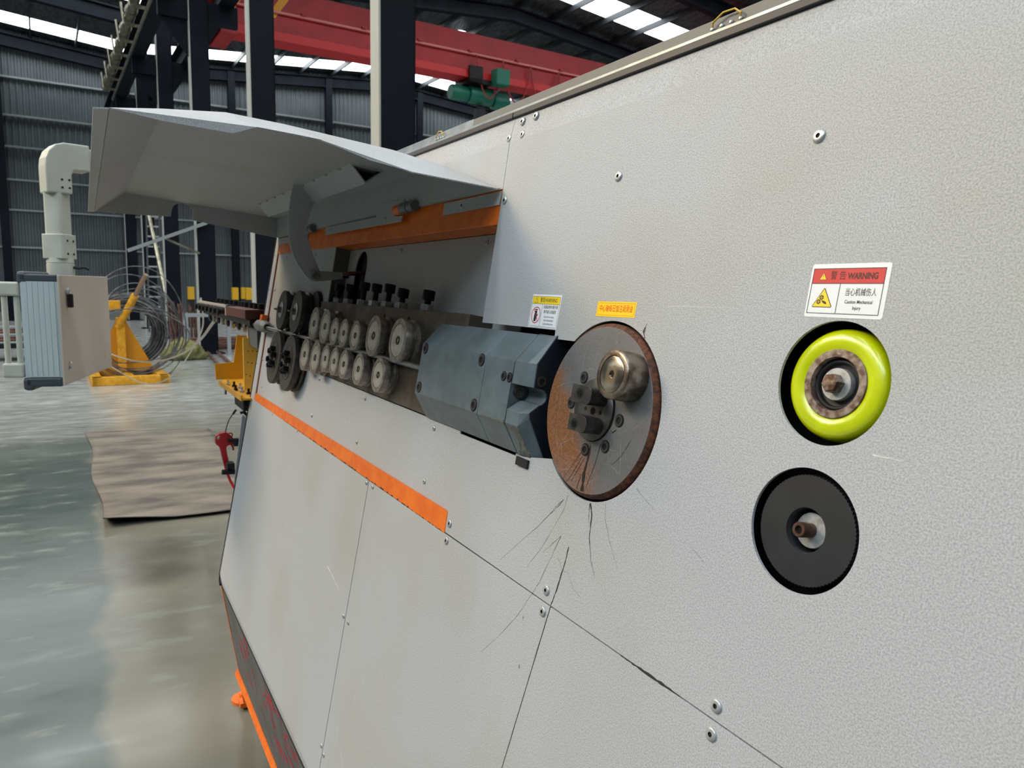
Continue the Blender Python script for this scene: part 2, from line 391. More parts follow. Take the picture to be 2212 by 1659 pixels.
ob('trolley', MB().box((19.54, 10.75, 7.5), (19.645, 11.2, 7.98)).box((20.355, 10.75, 7.5), (20.46, 11.2, 7.98)).box((19.54, 10.75, 7.5), (20.46, 11.5, 7.64)), M_DARKST, h, HF, .02)
ob('hook_block', MB().box((19.9, 11.2, 6.55), (20.1, 11.5, 6.9)).tube([(20, 11.3, 7.2), (20, 11.3, 6.8)], .02).tube([(20, 11.4, 7.2), (20, 11.4, 6.8)], .02), M_BLACK, h, HF, .02)

# galvanised pipe running beside the runway, on brackets
t = thing('galvanised_pipe', 'jointed galvanised pipe running along the dark runway beam', 'pipe', HF @ T(23.5, 2.25, 7.7))
M_GALV = mat('galvanised_tube', (188, 182, 160), .3, .85, (150, 146, 130), 6)
n = 17.0
while n < 28:
    ob('pipe_length', MB().tube([(n+.05, 2.02, 7.72), (n+1.3, 2.02, 7.72)], .11, 14), M_GALV, t, HF)
    ob('coupling', MB().tube([(n-.06, 2.02, 7.72), (n+.06, 2.02, 7.72)], .14, 14), M_GALV, t, HF)
    ob('bracket', MB().box((n+.4, 1.9, 7.5), (n+.46, 2.26, 7.56)).tube([(n+.43, 1.9, 7.53), (n+.43, 1.85, 8.0)], .025, 6), M_GALV, t, HF)
    n += 1.38
ob('conductor_bar', MB().tube([(16.5, 2.2, 7.42), (28, 2.2, 7.42)], .035, 8), M_GALV, t, HF)

# ------------------------------------------------------------------ far items along the wall and on the floor
for (w, lab) in ((4.36, 'yellow and black bollard just right of the ladder'), (5.85, 'yellow and black bollard, leftmost of the three behind the straightener'), (6.0, 'yellow and black bollard standing behind its two neighbours'), (6.32, 'yellow and black bollard next to the second column from the front')):
    n = 28 if w != 6.0 else 29.5
    t = thing('bollard', lab, 'bollard', HF @ T(n, w, 0), 'bollards by the far columns')
    if w == 6.0: w = 6.5
    ob('black_foot', MB().box((n, w-.1, 0), (n+.2, w+.1, .98)), M_BLACK, t, HF, .01); ob('yellow_head', MB().box((n, w-.105, .98), (n+.2, w+.105, 1.42)), mat('bollard_yellow', (222, 172, 30), .5), t, HF, .01)
M_ALU = mat('aluminium_ladder', (190, 192, 190), .4, .6)
t = thing('ladder', 'tall pale ladder leaning against the far columns', 'ladder', HF @ T(26, 2.9, 0))
for dw in (0, .36): ob('stile', MB().tube([(25.6, 2.72+dw, 0), (26.2, 2.86+dw, 4.4)], .03, 6), mat('dark_stile', (70, 74, 76), .5), t, HF)
for k in range(14):
    f = (k+.5)/14; ob('rung', MB().box((25.58+.6*f, 2.72+.14*f, 4.4*f-.025), (25.66+.6*f, 3.08+.14*f, 4.4*f+.025)), M_ALU, t, HF)
tag(ob('leaning_pole', MB().tube([(24.8, 3.3, .2), (25.6, 2.85, 3.6), (26, 2.72, 5.2)], .06, 8), M_GALV, None, HF), 'pale round pole leaning across the ladder', 'pole')
t = thing('jib_channel', 'bright steel channel slanting up to a dark column beside the ladder', 'beam', HF @ T(17.3, 2.3, 2.2))
A, Bv = Vector(H(17.3, 1.5, 2.2)), Vector(H(17.3, 3.05, 2.86))
d = (Bv-A).normalized(); sd = d.cross(Vector((1, 0, 0))).normalized()
def bar(A, B, w, h, mb=None):
    mb = mb or MB(); d = (B-A).normalized(); s = d.cross(Vector((0, 0, 1))).normalized(); u = s.cross(d)
    vs = [p+s*a*w/2+u*b*h/2 for p in (A, B) for a, b in ((-1,-1),(1,-1),(1,1),(-1,1))]
    return mb.add(vs, [(3,2,1,0),(4,5,6,7),(0,1,5,4),(1,2,6,5),(2,3,7,6),(3,0,4,7)])
ob('channel', bar(A, Bv, .12, .07), mat('bright_channel', (176, 184, 184), .35, .6), t)
ob('strut', bar(A+(Bv-A)*.45, Vector(H(17.35, 2.9, 2.2)), .04, .04), M_GALV, t)
ob('prop', bar(A+(Bv-A)*.06, A+(Bv-A)*.06-Vector((0, 0, 2.2)), .035, .035), M_GALV, t)

# coil of steel wire on its yellow decoiler
cs = thing('decoiler_stand', 'yellow decoiler frame standing under the wire coil', 'stand', HF @ T(13.3, 1.1, 0))
for nn in (12.62, 13.95): ob('base_beam', MB().box((nn-.07, .52, .0), (nn+.07, 1.6, .13)), M_YEL, cs, HF, .01)
for ww in (.6, 1.52): ob('side_beam', MB().box((12.55, ww-.07, .0), (14.0, ww+.07, .13)), M_YEL, cs, HF, .01)
ob('cross_beam', MB().box((12.7, 1.0, .02), (13.9, 1.12, .12)), M_YEL, cs, HF, .01)
MY = Matrix(((0,0,1,0),(1,0,0,0),(0,1,0,0),(0,0,0,1)))
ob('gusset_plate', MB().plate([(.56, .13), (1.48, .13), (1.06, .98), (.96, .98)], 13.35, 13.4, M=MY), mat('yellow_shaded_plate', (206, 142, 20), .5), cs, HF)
ob('upright', MB().box((13.22, .94, .13), (13.38, 1.06, 1.0)), M_YEL, cs, HF, .01)
ob('arm_tube', MB().tube([(13.25, .97, .85), (12.95, 1.2, 1.36)], .056, 12), M_YEL, cs, HF)
ob('arm_rod', MB().tube([(12.95, 1.19, 1.33), (12.72, 1.34, 1.68)], .035, 10), mat('worn_rod', (150, 126, 104), .5, .5), cs, HF)
ob('brake_box', MB().box((13.1, .84, 1.12), (13.25, 1.0, 1.27)), M_YEL, cs, HF, .01)
M_WIRE = mat('drawn_wire', (126, 128, 130), .38, .8, (92, 92, 94), 8)
coil = thing('wire_coil', 'thick coil of grey steel wire on the yellow decoiler', 'coil', HF @ T(13.6, 1.12, .2))
def ring(cn, cw, cz, R, r, seg=56, wob=0, tilt=.12, ph=0):
    pts = []
    for i in range(seg):
        a = 2*PI*i/seg; q = R*(1+wob*math.sin(2*a+ph)); pts.append((cn+tilt*q*math.cos(a), cw+q*math.cos(a), cz+q*math.sin(a)))
    return MB().tube(pts, r, 6, closed=True)
cm = MB()
for k in range(150):
    R = random.uniform(.43, .6); nn = 13.45+random.uniform(0, .75); f = random.uniform(-.015, .015)
    q = ring(nn, 1.12+f, .76+f-(R-.5)*.05, R, .009, 36, .012, .1, random.random()*6)
    cm.add(q.v, q.f, True)
o = ob('wound_strands', cm, M_WIRE, coil, HF, kind='stuff')
def loop(cn, cw, cz, rw, rz, r=.0085, seg=60, ph=0):
    pts = []
    for i in range(seg):
        a = 2*PI*i/seg; k = 1+.03*math.sin(3*a+ph); pts.append((cn+.1*math.cos(a), cw+rw*k*math.cos(a), cz+rz*k*math.sin(a)))
    return MB().tube(pts, r, 6, closed=True)
for cn_, cw_, cz_, rw, rz in ((13.0, 1.2, .86, .76, .93), (13.1, 1.16, .86, .70, .80), (13.2, 1.22, .80, .66, .66), (13.0, 1.18, .78, .72, .60), (13.3, 1.2, .72, .62, .60), (12.95, 1.25, .66, .68, .52), (13.1, 1.1, .62, .60, .50), (12.9, 1.15, .72, .80, .42), (13.4, 1.3, .84, .60, .70)):
    ob('loose_strand', loop(cn_, cw_, cz_, rw, rz, ph=cw_*40), M_WIRE, coil, HF)

# wire drawn from the coil into the machine, and a second loose end
M_BRIGHT = mat('bright_feed_wire', (182, 178, 168), .32, .7)
def smooth(pts, k=6):
    P = [Vector(p) for p in pts]; out = []
    for i in range(len(P)-1):
        a, b, c, d = P[max(i-1, 0)], P[i], P[i+1], P[min(i+2, len(P)-1)]
        for j in range(k):
            t = j/k; out.append(.5*((2*b)+(c-a)*t+(2*a-5*b+4*c-d)*t*t+(3*b-a-3*c+d)*t**3))
    return out+[P[-1]]
FEED = [(13.0, .55, .62), (12.7, .8, .47), (12.1, 1.072, .409), (11.0, 1.25, .498), (9.0, 1.265, .764), (7.0, 1.143, 1.065), (5.4, .965, 1.29), (4.1, .763, 1.398)]
tag(ob('feed_wire', MB().tube(smooth([H(*p) for p in FEED]), .0105, 8), M_BRIGHT), 'bright wire sagging from the coil to the straightener', 'wire')
LOOSE = [(12.9, .5, .5), (12.5, .82, .27), (11.8, 1.09, .13), (11.4, 1.29, .15), (10.8, 1.45, .36), (10.0, 1.54, .73), (9.3, 1.56, 1.06), (8.5, 1.42, 1.38), (6.0, 1.0, 1.437), (4.4, .75, 1.45)]
tag(ob('loose_wire', MB().tube(smooth([H(*p) for p in LOOSE]), .0085, 8), M_BRIGHT), 'thin loose wire dipping almost to the floor before the decoiler', 'wire')

# sack, saw horse, bars
sm = MB()
bm = bmesh.new(); bmesh.ops.create_icosphere(bm, subdivisions=4, radius=1)
from mathutils import noise as mn
for v in bm.verts:
    k = 1+.22*mn.noise(v.co*2.1)+.12*mn.noise(v.co*5); v.co = Vector((v.co.x*.3*k, v.co.y*.4*k*(1-.3*v.co.z), max(v.co.z, -.55)*.28*k+.155))
me = bpy.data.meshes.new('sack'); bm.to_mesh(me); bm.free(); me.materials.append(mat('woven_sack', (138, 136, 84), .8, 0, (96, 96, 54), 9, bump=.4, bscale=30, bdist=.02))
for p in me.polygons: p.use_smooth = True
s = ob('sack', me, None, None, T(*H(16.3, 2.36, 0))); tag(s, 'crumpled olive yellow sack lying on the floor', 'sack')
s.data.materials.clear(); s.data.materials.append(MATS['woven_sack'])
M_PIPEG = mat('pale_grey_tube', (148, 158, 164), .5)
t = thing('saw_horse', 'pale grey tube trestle behind the sack', 'trestle', HF @ T(17.0, 2.9, 0))
ob('top_rail', MB().box((16.95, 2.5, .84), (17.02, 3.9, .92)), M_PIPEG, t, HF)
for ww in (2.52, 3.38, 3.86): ob('leg', MB().box((16.95, ww-.035, 0), (17.02, ww+.035, .84)), M_PIPEG, t, HF)
ob('foot_rail', MB().box((16.95, 2.2, 0), (17.02, 2.55, .06)), M_PIPEG, t, HF)
M_BAR = mat('rusty_bar', (120, 84, 72), .7, .2, (78, 56, 52), 10)
rb = [('rusty bar', random.uniform(17.95, 19.4), random.uniform(2.6, 3.4), random.uniform(.02, .24)) for _ in range(26)]
pile = thing('bar_pile', 'heap of rusty steel bars lying under the trestle', 'bars', HF @ T(18, 3.6, 0))
for i, (_, n, w, z) in enumerate(rb):
    a = random.uniform(-.25, .25); ob('steel_bar', MB().tube([(n, w, z), (n+a*3, w+random.uniform(1.8, 3.2), z+random.uniform(-.01, .02))], random.choice((.014, .02, .03)), 6), M_BAR, pile, HF)
for w0, dn in ((2.75, 0), (2.95, .3)):
    tag(ob('long_bar', MB().tube([(17.3, w0+.235, .05), (14.2+dn*1.8, w0-.08+dn*.3, .04)], .03, 6), M_BAR, None, HF), ('nearer' if dn == 0 else 'farther')+' of the two long rusty bars lying toward the machine', 'bar')
pile2 = thing('bar_rack', 'dark rack of stored bars behind the control pendant', 'rack', HF @ T(17.3, -.7, 0))
ob('rack_frame', MB().box((17.0, -2.6, .3), (17.9, -2.5, 1.0)).box((17.0, .2, .0), (17.9, .28, .75)).box((17.0, -2.6, .25), (17.9, .28, .32)), M_DARKST, pile2, HF)
for k in range(14):
    zz = .34+.05*(k % 7)+.005; nn = 17.1+.09*(k//7)+.02*k; ob('steel_bar', MB().tube([(nn, -3.2, zz), (nn, .25, zz+.015)], .022, 6), M_BAR if k % 3 else M_PIPEG, pile2, HF)
t = thing('scrap_bundle', 'bundle of short cut bars standing behind the trestle', 'bundle', HF @ T(20.2, 2.9, 0))
for k in range(14):
    a = random.uniform(0, .5); ob('cut_bar', MB().tube([(20.2+random.uniform(-.2, .2), 2.65+.05*k, .0), (20.2+a, 2.6+.055*k, random.uniform(.75, 1.1))], .022, 6), M_BAR, t, HF)

# rubber mat with a curled corner
bm = bmesh.new(); nx, ny = 40, 16; grid = []
c00, c10, c01, c11 = Vector((-5.22, .03)), Vector((-5.22, 1.0)), Vector((-8.72, -.05)), Vector((-8.45, 1.12))
for i in range(nx+1):
    for j in range(ny+1):
        f, g = i/nx, j/ny; p = (c00*(1-g)+c10*g)*(1-f)+(c01*(1-g)+c11*g)*f
        curl = .05*max(0, 1-f*8)**2*max(0, 1-g*2.4)+.02*max(0, 1-f*14)**2+.008*max(0, math.sin(f*9))*(1-g)
        grid.append(bm.verts.new((p.x-.01*math.sin(g*7), p.y+.02*math.sin(f*11), .006+curl)))
for i in range(nx):
    for j in range(ny): bm.faces.new((grid[i*(ny+1)+j], grid[i*(ny+1)+j+1], grid[(i+1)*(ny+1)+j+1], grid[(i+1)*(ny+1)+j]))
me = bpy.data.meshes.new('floor_mat'); bm.to_mesh(me); bm.free()
for p in me.polygons: p.use_smooth = True
me.materials.append(mat('dusty_mat', (124, 117, 106), .8, 0, (74, 70, 66), 2.2, lo=.38, hi=.66, bump=.2, bscale=40, detail=8, stretch=(2.2, .8, 1)))
o = ob('floor_mat', me, None); so = o.modifiers.new('solid', 'SOLIDIFY'); so.thickness = .006; so.offset = -1
me.materials.append(mat('mat_edge', (34, 34, 36), .6)); so.material_offset = 1; so.material_offset_rim = 1
tag(o, 'worn dusty rubber mat with a curled corner on the floor', 'mat')

# ------------------------------------------------------------------ control pendant
arm = thing('control_pendant', 'hanging grey operator box with two grab bars on a jointed ivory arm', 'control box', T(-2.95, -.06, 1.23))
P0 = Vector((-2.75, -.072, 1.233)); d1 = Vector((-.966, .258, 0)).normalized(); d2 = Vector((-.258, -.966, 0)).normalized()
CM = Matrix(((d1.x, d2.x, 0, P0.x), (d1.y, d2.y, 0, P0.y), (0, 0, 1, P0.z), (0, 0, 0, 1)))   # x along the rear door, y toward the operator
def pb(mb): 
    mb.v = [CM @ v for v in mb.v]; mb.f = [f[::-1] for f in mb.f]; return mb
ob('housing', pb(MB().box((.002, .004, .03), (.565, .108, .335))), mat('film_covered_side', (200, 214, 218), .3, .0, (184, 202, 208), 30, coat=.3, stretch=(1, 1, .1)), arm)
ob('rear_door', pb(MB().box((0, -.004, .004), (.57, .004, .356))), mat('pendant_door', (196, 186, 172), .5, 0), arm, bevel=.002)
ob('bottom_cap', pb(MB().box((.0, .004, .0), (.57, .11, .03))), M_DGREY, arm, bevel=.006)
ob('top_cap', pb(MB().box((.0, .004, .335), (.57, .11, .357))), M_DGREY, arm, bevel=.004)
for z0, z1 in ((-.012, .03), (.325, .366)): ob('corner_block', pb(MB().box((.0, .085, z0), (.5, .118, z1))), M_DGREY, arm, bevel=.01)
for k in range(6): ob('film_strip', pb(MB().box((-.0005, .012+.0155*k, .032), (.002, .0265+.0155*k, .333))), MATS['film_covered_side'], arm)
for (z0, z1) in ((.288, .332), (.03, .076)): ob('handle_block', pb(MB().box((-.0, .112, z0), (.03, .172, z1))), M_GREYPL, arm, bevel=.006)
for yy in (.124, .158): ob('grab_bar', pb(MB().tube([(.015, yy, .05), (.015, yy, .31)], .0085, 12)), M_GREYPL, arm)
lk = MB()
for zz, r in ((.305, .012), (.065, .011)):
    l = ob('door_lock', pb(MB().lathe([(r, 0), (r, .006), (r*.7, .009), (0, .009)], 20, T(.06 if zz > .2 else .05, -.004, zz) @ Matrix.Rotation(PI/2, 4, 'X'))), M_ZINC, arm)
    if zz > .2: ob('key_grip', pb(MB().box((.055, -.022, .252), (.069, -.006, .296))), M_BLACK, l, bevel=.003)
ob('door_label', pb(MB().box((.475, -.0048, .05), (.515, -.004, .064))), mat('cream_tag', (206, 190, 160), .6), arm)
ob('door_label', pb(MB().box((.03, -.0048, .24), (.05, -.004, .256))), MATS['cream_tag'], arm)
# tube from the box up to the elbow and over toward the machine
PCX, PCY = -2.985, -.068; pd1 = Vector((-.85, .527, 0)); pd2 = Vector((-.527, -.85, 0))
def ptube(z0, z1, w, r, mb=None):
    mb = mb or MB(); vs = []; o = rrect(w, w, r, 4); n = len(o)
    for zz in (z0, z1): vs += [Vector((PCX, PCY, zz))+pd1*a+pd2*b for a, b in o]
    return mb.add(vs, [tuple(range(n))[::-1], tuple(range(n, 2*n))]+[(i, (i+1) % n, (i+1) % n+n, i+n) for i in range(n)], True)
ob('vertical_tube', ptube(1.6, 1.88, .062, .012), M_GREYPL, arm)
ob('collar', ptube(1.645, 1.727, .077, .01), M_GREYPL, arm, bevel=.002)
ob('swivel_ring', MB().lathe([(.042, 1.585), (.042, 1.628), (.0405, 1.629), (.0405, 1.631), (.042, 1.632), (.04, 1.648), (.034, 1.65)], 36, T(PCX, PCY, 0)), M_GREYPL, arm)
ob('clamp_lever', MB().tube([(PCX+.02, PCY+.038, 1.617), (PCX+.02, PCY+.055, 1.615), (PCX+.02, PCY+.07, 1.618), (PCX+.02, PCY+.085, 1.612)], .005, 8), M_BLACK, arm)
ex = Vector((-.3, .954, 0))                                                                # direction of the horizontal tube
def prism(poly, mid, axis, half, mb=None):
    """poly in (along axis, z) extruded sideways by half each way"""
    mb = mb or MB(); s = axis.cross(Vector((0, 0, 1))).normalized(); n = len(poly)
    vs = [mid+axis*a+Vector((0, 0, z))-s*half for a, z in poly]+[mid+axis*a+Vector((0, 0, z))+s*half for a, z in poly]
    return mb.add(vs, [tuple(range(n)), tuple(range(n, 2*n))[::-1]]+[(i, i+n, (i+1) % n+n, (i+1) % n) for i in range(n)])
pm = Vector((PCX, PCY, 0))
el = [(-.039, 1.862), (.039, 1.862), (.039, 1.925), (.047, 1.942), (.098, 1.942), (.098, 2.03), (.02, 2.03), (-.004, 2.022), (-.026, 2.0), (-.036, 1.975), (-.039, 1.95)]
ob('elbow', prism(el, pm, ex, .039), M_GREYPL, arm, bevel=.005)
ob('horizontal_tube', prism([(.09, 1.952), (.75, 1.952), (.75, 2.02), (.09, 2.02)], pm, ex, .032), M_GREYPL, arm, bevel=.008)
ob('post_mount', prism([(.66, 1.9), (.78, 1.9), (.78, 2.04), (.66, 2.04)], pm, ex, .06), M_GREYPL, arm, bevel=.008)
sx_ = ex.cross(Vector((0, 0, 1))).normalized()
def js(p, nrm): ob('joint_screw', MB().lathe([(.0036, 0), (.0036, .002), (0, .002)], 10, T(*p) @ nrm.to_track_quat('Z', 'Y').to_matrix().to_4x4()), M_BLACK, arm)
for dz in (1.882, 1.908):
    for da in (.008, .03): js(pm+ex*da+Vector((0, 0, dz))+sx_*.0388, sx_)
for dz in (1.662, 1.706):
    for da in (-.016, .016): js(pm-pd2*.0383+pd1*da+Vector((0, 0, dz)), -pd2)

# ------------------------------------------------------------------ the bending machine
mc = thing('bending_machine', 'long grey wire bending machine with sloping front and raised hood', 'machine', T(-.8, .9, 0))
def pp(name, mb, m, parent=mc, bevel=0, label=None, kind=None): return ob(name, mb, m, parent, PF, bevel, label, kind)
# body behind the sheets, in world axes
bp_ = [(.60, .545), (.452, .545), (.50, .16), (1.5, .16), (1.5, 1.86), (.69, 1.86)]
MX = Matrix(((0,0,1,0),(1,0,0,0),(0,1,0,0),(0,0,0,1)))
ob('cabinet_body', MB().plate([(.448, .54), (.5, .17), (1.5, .17), (1.5, 1.86), (.68, 1.86)], -2.66, 1.18, M=MX), mat('cabinet_grey', (120, 122, 120), .5), mc)
pp('inner_liner', MB().box((-2.62, -.95, -.0595), (1.15, .37, -.0585)), M_VOID)
HOLE = (-.7087, -.0459); HR = .110; YW = (-.4009, .0255); BKW = (-.4015, -.1028)
a0, a1 = math.radians(224.2), math.radians(133.6)
arc = [(HOLE[0]+HR*math.cos(a0+(a1+2*PI-a0)*i/60), HOLE[1]+HR*math.sin(a0+(a1+2*PI-a0)*i/60)) for i in range(61)]
outer = [(-1.06, .338), (-1.055, .258), (-1.046, .0455), (-.833, .0455), (-.832, .0337), (-.786, .0337)] + arc[::-1] + [(-.872, -.1372), (-1.0605, -.1378), (-1.0495, -.265), (-1.0475, -.2988), (1.2, -.2988), (1.2, .338)]
fp = pp('front_panel', MB().plate(outer, -.003, 0, [circle(YW, .0536, 72), circle(BKW, .0536, 72)]), P_PANEL, bevel=.0006)
fold = MB()
for u0, u1 in ((-2.655, -1.0615), (-1.0605, 1.2)):
    fold.quadsheet([[(u0, .338, 0), (u1, .338, 0), (u1, .3765, -.003), (u0, .3765, -.003)]], .003)
pp('top_fold', fold, P_PANEL)
pp('upper_panel', MB().plate([(-2.65, .262), (-1.0565, .262), (-1.0613, .338), (-2.655, .338)], -.003, 0), P_PANEL)
pp('lower_panel', MB().plate([(-2.664, -.3025), (-1.4182, -.3025), (-1.4182, -.953), (-2.676, -.953), (-2.6945, -.945)], -.003, 0), P_PANEL, bevel=.0006)
pp('lower_panel', MB().plate([(-1.4155, -.3025), (-.7335, -.3006), (-.849, -.953), (-1.4155, -.953)], -.003, 0), P_PANEL, bevel=.0006)
pp('lower_panel', MB().plate([(-.7322, -.3006), (1.2, -.3003), (1.2, -.953), (-.8473, -.953)], -.003, 0), P_PANEL, bevel=.0006)
for ua, ub, uc, ud in ((-2.677, -1.4182, -1.4182, -2.655), (-1.4155, -.849, -.8505, -1.4155), (-.8473, 1.2, 1.2, -.8488)):
    pp('fold_edge', MB().quadsheet([[(ud, -.974, -.0055), (uc, -.974, -.0055), (ub, -.9532, 0), (ua, -.9532, 0)]], .003), P_PANEL)
pp('bottom_seal', MB().box((-2.66, -.981, -.016), (1.2, -.9745, -.006)), M_BLACK)
pp('orange_stripe', MB().plate([(-2.598, -.2775), (-1.0505, -.2655), (-1.0485, -.3005), (-2.598, -.3015)], -.003, .0004), M_ORANGE)
rp = [(-2.612, .206), (-1.9495, .206), (-1.9395, .06), (-1.9395, -.1325), (-1.064, -.1335), (-1.0505, -.276), (-2.598, -.288)]
pp('roller_panel', MB().plate(rp, -.0075, -.0045), P_PANEL, bevel=.0005)
pp('panel_return', MB().box((-1.952, -.133, -.045), (-1.9495, .206, -.006)), mat('return_sheet_grey', (96, 96, 92), .5))
slot = [(-1.837+.043*math.cos(a), .155+.043*math.sin(a)) for a in [PI*i/16 for i in range(17)]]+[(-1.837+.043*math.cos(a), .085+.043*math.sin(a)) for a in [PI+PI*i/16 for i in range(17)]]
pp('recess_panel', MB().plate([(-1.948, -.02), (-1.0, -.02), (-1.0, .2035), (-1.948, .2035)], -.048, -.045, [slot]), P_PANEL, label='grey back plate of the roller recess')
pp('orange_beam', MB().box((-2.612, .2045, -.046), (-1.0568, .262, -.0012)), M_ORANGE, bevel=.0015)
pp('orange_frame_edge', MB().plate([(-2.619, .258), (-2.612, .258), (-2.598, -.30), (-2.603, -.30)], -.012, -.005), M_ORANGE)
pp('side_strip', MB().plate([(-2.664, .275), (-2.6205, .275), (-2.6045, -.3015), (-2.667, -.3015)], -.003, 0), P_PANEL)
pp('rubber_edge', MB().plate([(-2.671, .27), (-2.6645, .27), (-2.6675, -.302), (-2.695, -.944), (-2.683, -.964), (-2.662, -.972), (-2.664, -.98), (-2.69, -.97), (-2.703, -.946), (-2.6745, -.302)], -.02, .0015), M_BLACK)
pp('rubber_seal', MB().box((-2.67, .3768, -.03), (-1.0645, .3862, .0015)), mat('black_seal', (26, 27, 32), .5), bevel=.001)
pp('rubber_seal', MB().box((-1.0625, .3768, -.03), (1.2, .3862, .0015)), MATS['black_seal'], bevel=.001)
pp('cover_rail', MB().box((-2.7, .3863, -.05), (1.2, .3912, .0)), M_RAIL, bevel=.0008)
pp('cover_face', MB().box((-2.7, .3913, -.05), (-1.22, .4065, -.003)), M_RAIL, bevel=.001, label='bare galvanised end of the top cover')
pp('cover_face', MB().box((-1.22, .3913, -.05), (1.2, .4055, -.003)), M_RAILG, bevel=.001)
ob('top_cover', MB().box((-2.66, .64, 1.86), (1.18, 1.5, 1.875)), M_RAILG, mc)
M_GND = mat('earth_wire_yellow', (214, 176, 60), .5)
for u0, du in ((-.632, .042), (-1.372, .034)):
    ob('earth_wire', MB().tube([(u0, .3925, -.001), (u0+.002, .399, .002), (u0+du*.4, .4055, .003), (u0+du*.8, .4045, .003), (u0+du, .398, .002), (u0+du*.98, .3935, -.001)], .0011, 8), M_GND, mc, PF)
    for f in (0, .33, .66, .98): pp('terminal_screw', MB().lathe([(.0024, 0), (.0024, .003), (.0012, .004), (0, .004)], 12, T(u0+du*f, .3932, -.003)), M_ZINC)
# plinth and foot, world axes
ob('plinth', MB().plate([(.372, .522), (.383, .522), (.437, .135), (.426, .135)], -2.69, 1.18, M=MX), mat('plinth_grey', (96, 98, 98), .6, 0, (84, 86, 86), 12), mc)
ob('plinth_angle', MB().plate([(.418, .165), (.44, .165), (.445, .148), (.41, .148)], -2.7, 1.18, M=MX).plate([(.372, .5), (.43, .5), (.47, .15), (.424, .15)], -2.71, -2.692, M=MX), M_ORANGE, mc, label='orange angle along the foot of the plinth')
ft = ob('levelling_foot', MB().lathe([(.046, 0), (.046, .010), (.018, .012), (.018, .03), (0, .03)], 32, T(-2.77, .452, 0)), M_ORANGE, mc, label='orange levelling foot with gusset')
ob('foot_gusset', MB().plate([(-2.80, .012), (-2.70, .012), (-2.70, .13), (-2.718, .13), (-2.735, .07)], .448, .456, M=Matrix(((1,0,0,0),(0,0,1,0),(0,1,0,0),(0,0,0,1)))), M_ORANGE, ft)
ob('foot_leg', MB().plate([(.424, .16), (.47, .16), (.468, .012), (.438, .012)], -2.712, -2.694, M=MX), M_ORANGE, ft)
ob('foot_arm', MB().box((-2.735, .425, .012), (-2.69, .475, .03)), M_ORANGE, ft)
mk = MB()
for i in range(64):
    u = random.uniform(-2.45, -1.15); f = random.uniform(.12, .3)+.32*((i*7) % 3)/2
    P = [(u+random.uniform(-.05, .05)+.012*k, f+random.uniform(-.05, .05)) for k in range(4)]
    for (ua, fa), (ub, fb) in zip(P, P[1:]):
        q = lambda u_, f_: Vector((u_, .3712+.0545*f_, .5215-.387*f_))
        a_, b_ = q(ua, fa), q(ub, fb); t_ = (b_-a_).normalized(); s_ = t_.cross(Vector((0, -.99, -.14))).normalized()*random.uniform(.0012, .0032)
        mk.add([a_+s_, b_+s_, b_-s_, a_-s_], [(0, 1, 2, 3)])
ob('chalk_marks', mk, mat('red_marking_paint', (196, 50, 74), .7), mc, kind='stuff', label='scribbled red marks on the dark plinth')

# screws
def ringmat(me, seg, k, first, m2):
    """give the inner rings of a lathe a second material (the socket)"""
    me.materials.append(m2)
    for p in me.polygons:
        if p.index < seg*(k-1) and p.index % (k-1) >= first: p.material_index = 1
    return me
def screw_mesh(r, h, name, m, sock=.42):
    prof = [(r, 0), (r, h*.45), (r*.95, h*.7), (r*.72, h), (r*sock, h), (r*sock*.95, h*.45), (0, h*.45)]
    return ringmat(MB().lathe(prof, 24).mesh(name, m), 24, len(prof), 4, M_SOCK)
BIGS = screw_mesh(.0066, .0024, 'flanged_screw', M_ZINC, .36); SMALL = screw_mesh(.0048, .0026, 'pan_screw', M_ZINC, .3); HOLEM = screw_mesh(.003, .0006, 'plug', mat('dull_plug', (110, 104, 92), .6), .4)
def screws(me, pts, o, parent=mc, name='screw'):
    for u, v in pts:
        s = bpy.data.objects.new(name, me); put(s, parent, PF @ T(u, v, o))
SOCK_HEX = bpy.data.meshes
screws(BIGS, [(-.4612, .2463), (-.753, .2451), (-1.0418, .2419), (-.4541, -.2857), (-.4537, -.3126), (-.7466, -.2841), (-.7463, -.3117), (-1.0354, -.2814), (-1.0362, -.3098), (-.17, .246), (-.17, -.2857)], 0)
screws(BIGS, [(-1.0313, .366), (-.9917, .3671), (-1.0663, .3449), (-1.0238, .3443)], -.0012)
screws(SMALL, [(-1.4262, -.5919), (-1.3945, -.5928), (-1.4262, -.8707), (-1.4041, -.8783), (-1.4262, -.3087), (-1.3881, -.3083)], 0)
screws(HOLEM, [(-2.3173, -.3083), (-2.6327, -.308), (-2.0063, -.3064), (-2.647, .2), (-2.648, .08), (-2.65, -.06), (-2.652, -.18), (-2.675, -.62)], 0)
screws(SMALL, [(-1.8936, -.1457), (-1.5312, -.1463), (-1.9068, -.2448), (-2.5448, -.2474), (-2.5907, -.1599), (-1.1625, -.1473), (-1.1642, -.2429), (-1.5368, -.2441), (-2.5836, .082), (-2.4915, .1892), (-2.1368, .1892)], -.0045)
screws(SMALL, [(-1.8999, .1867), (-1.5757, .1908), (-1.1652, .19)], -.045)

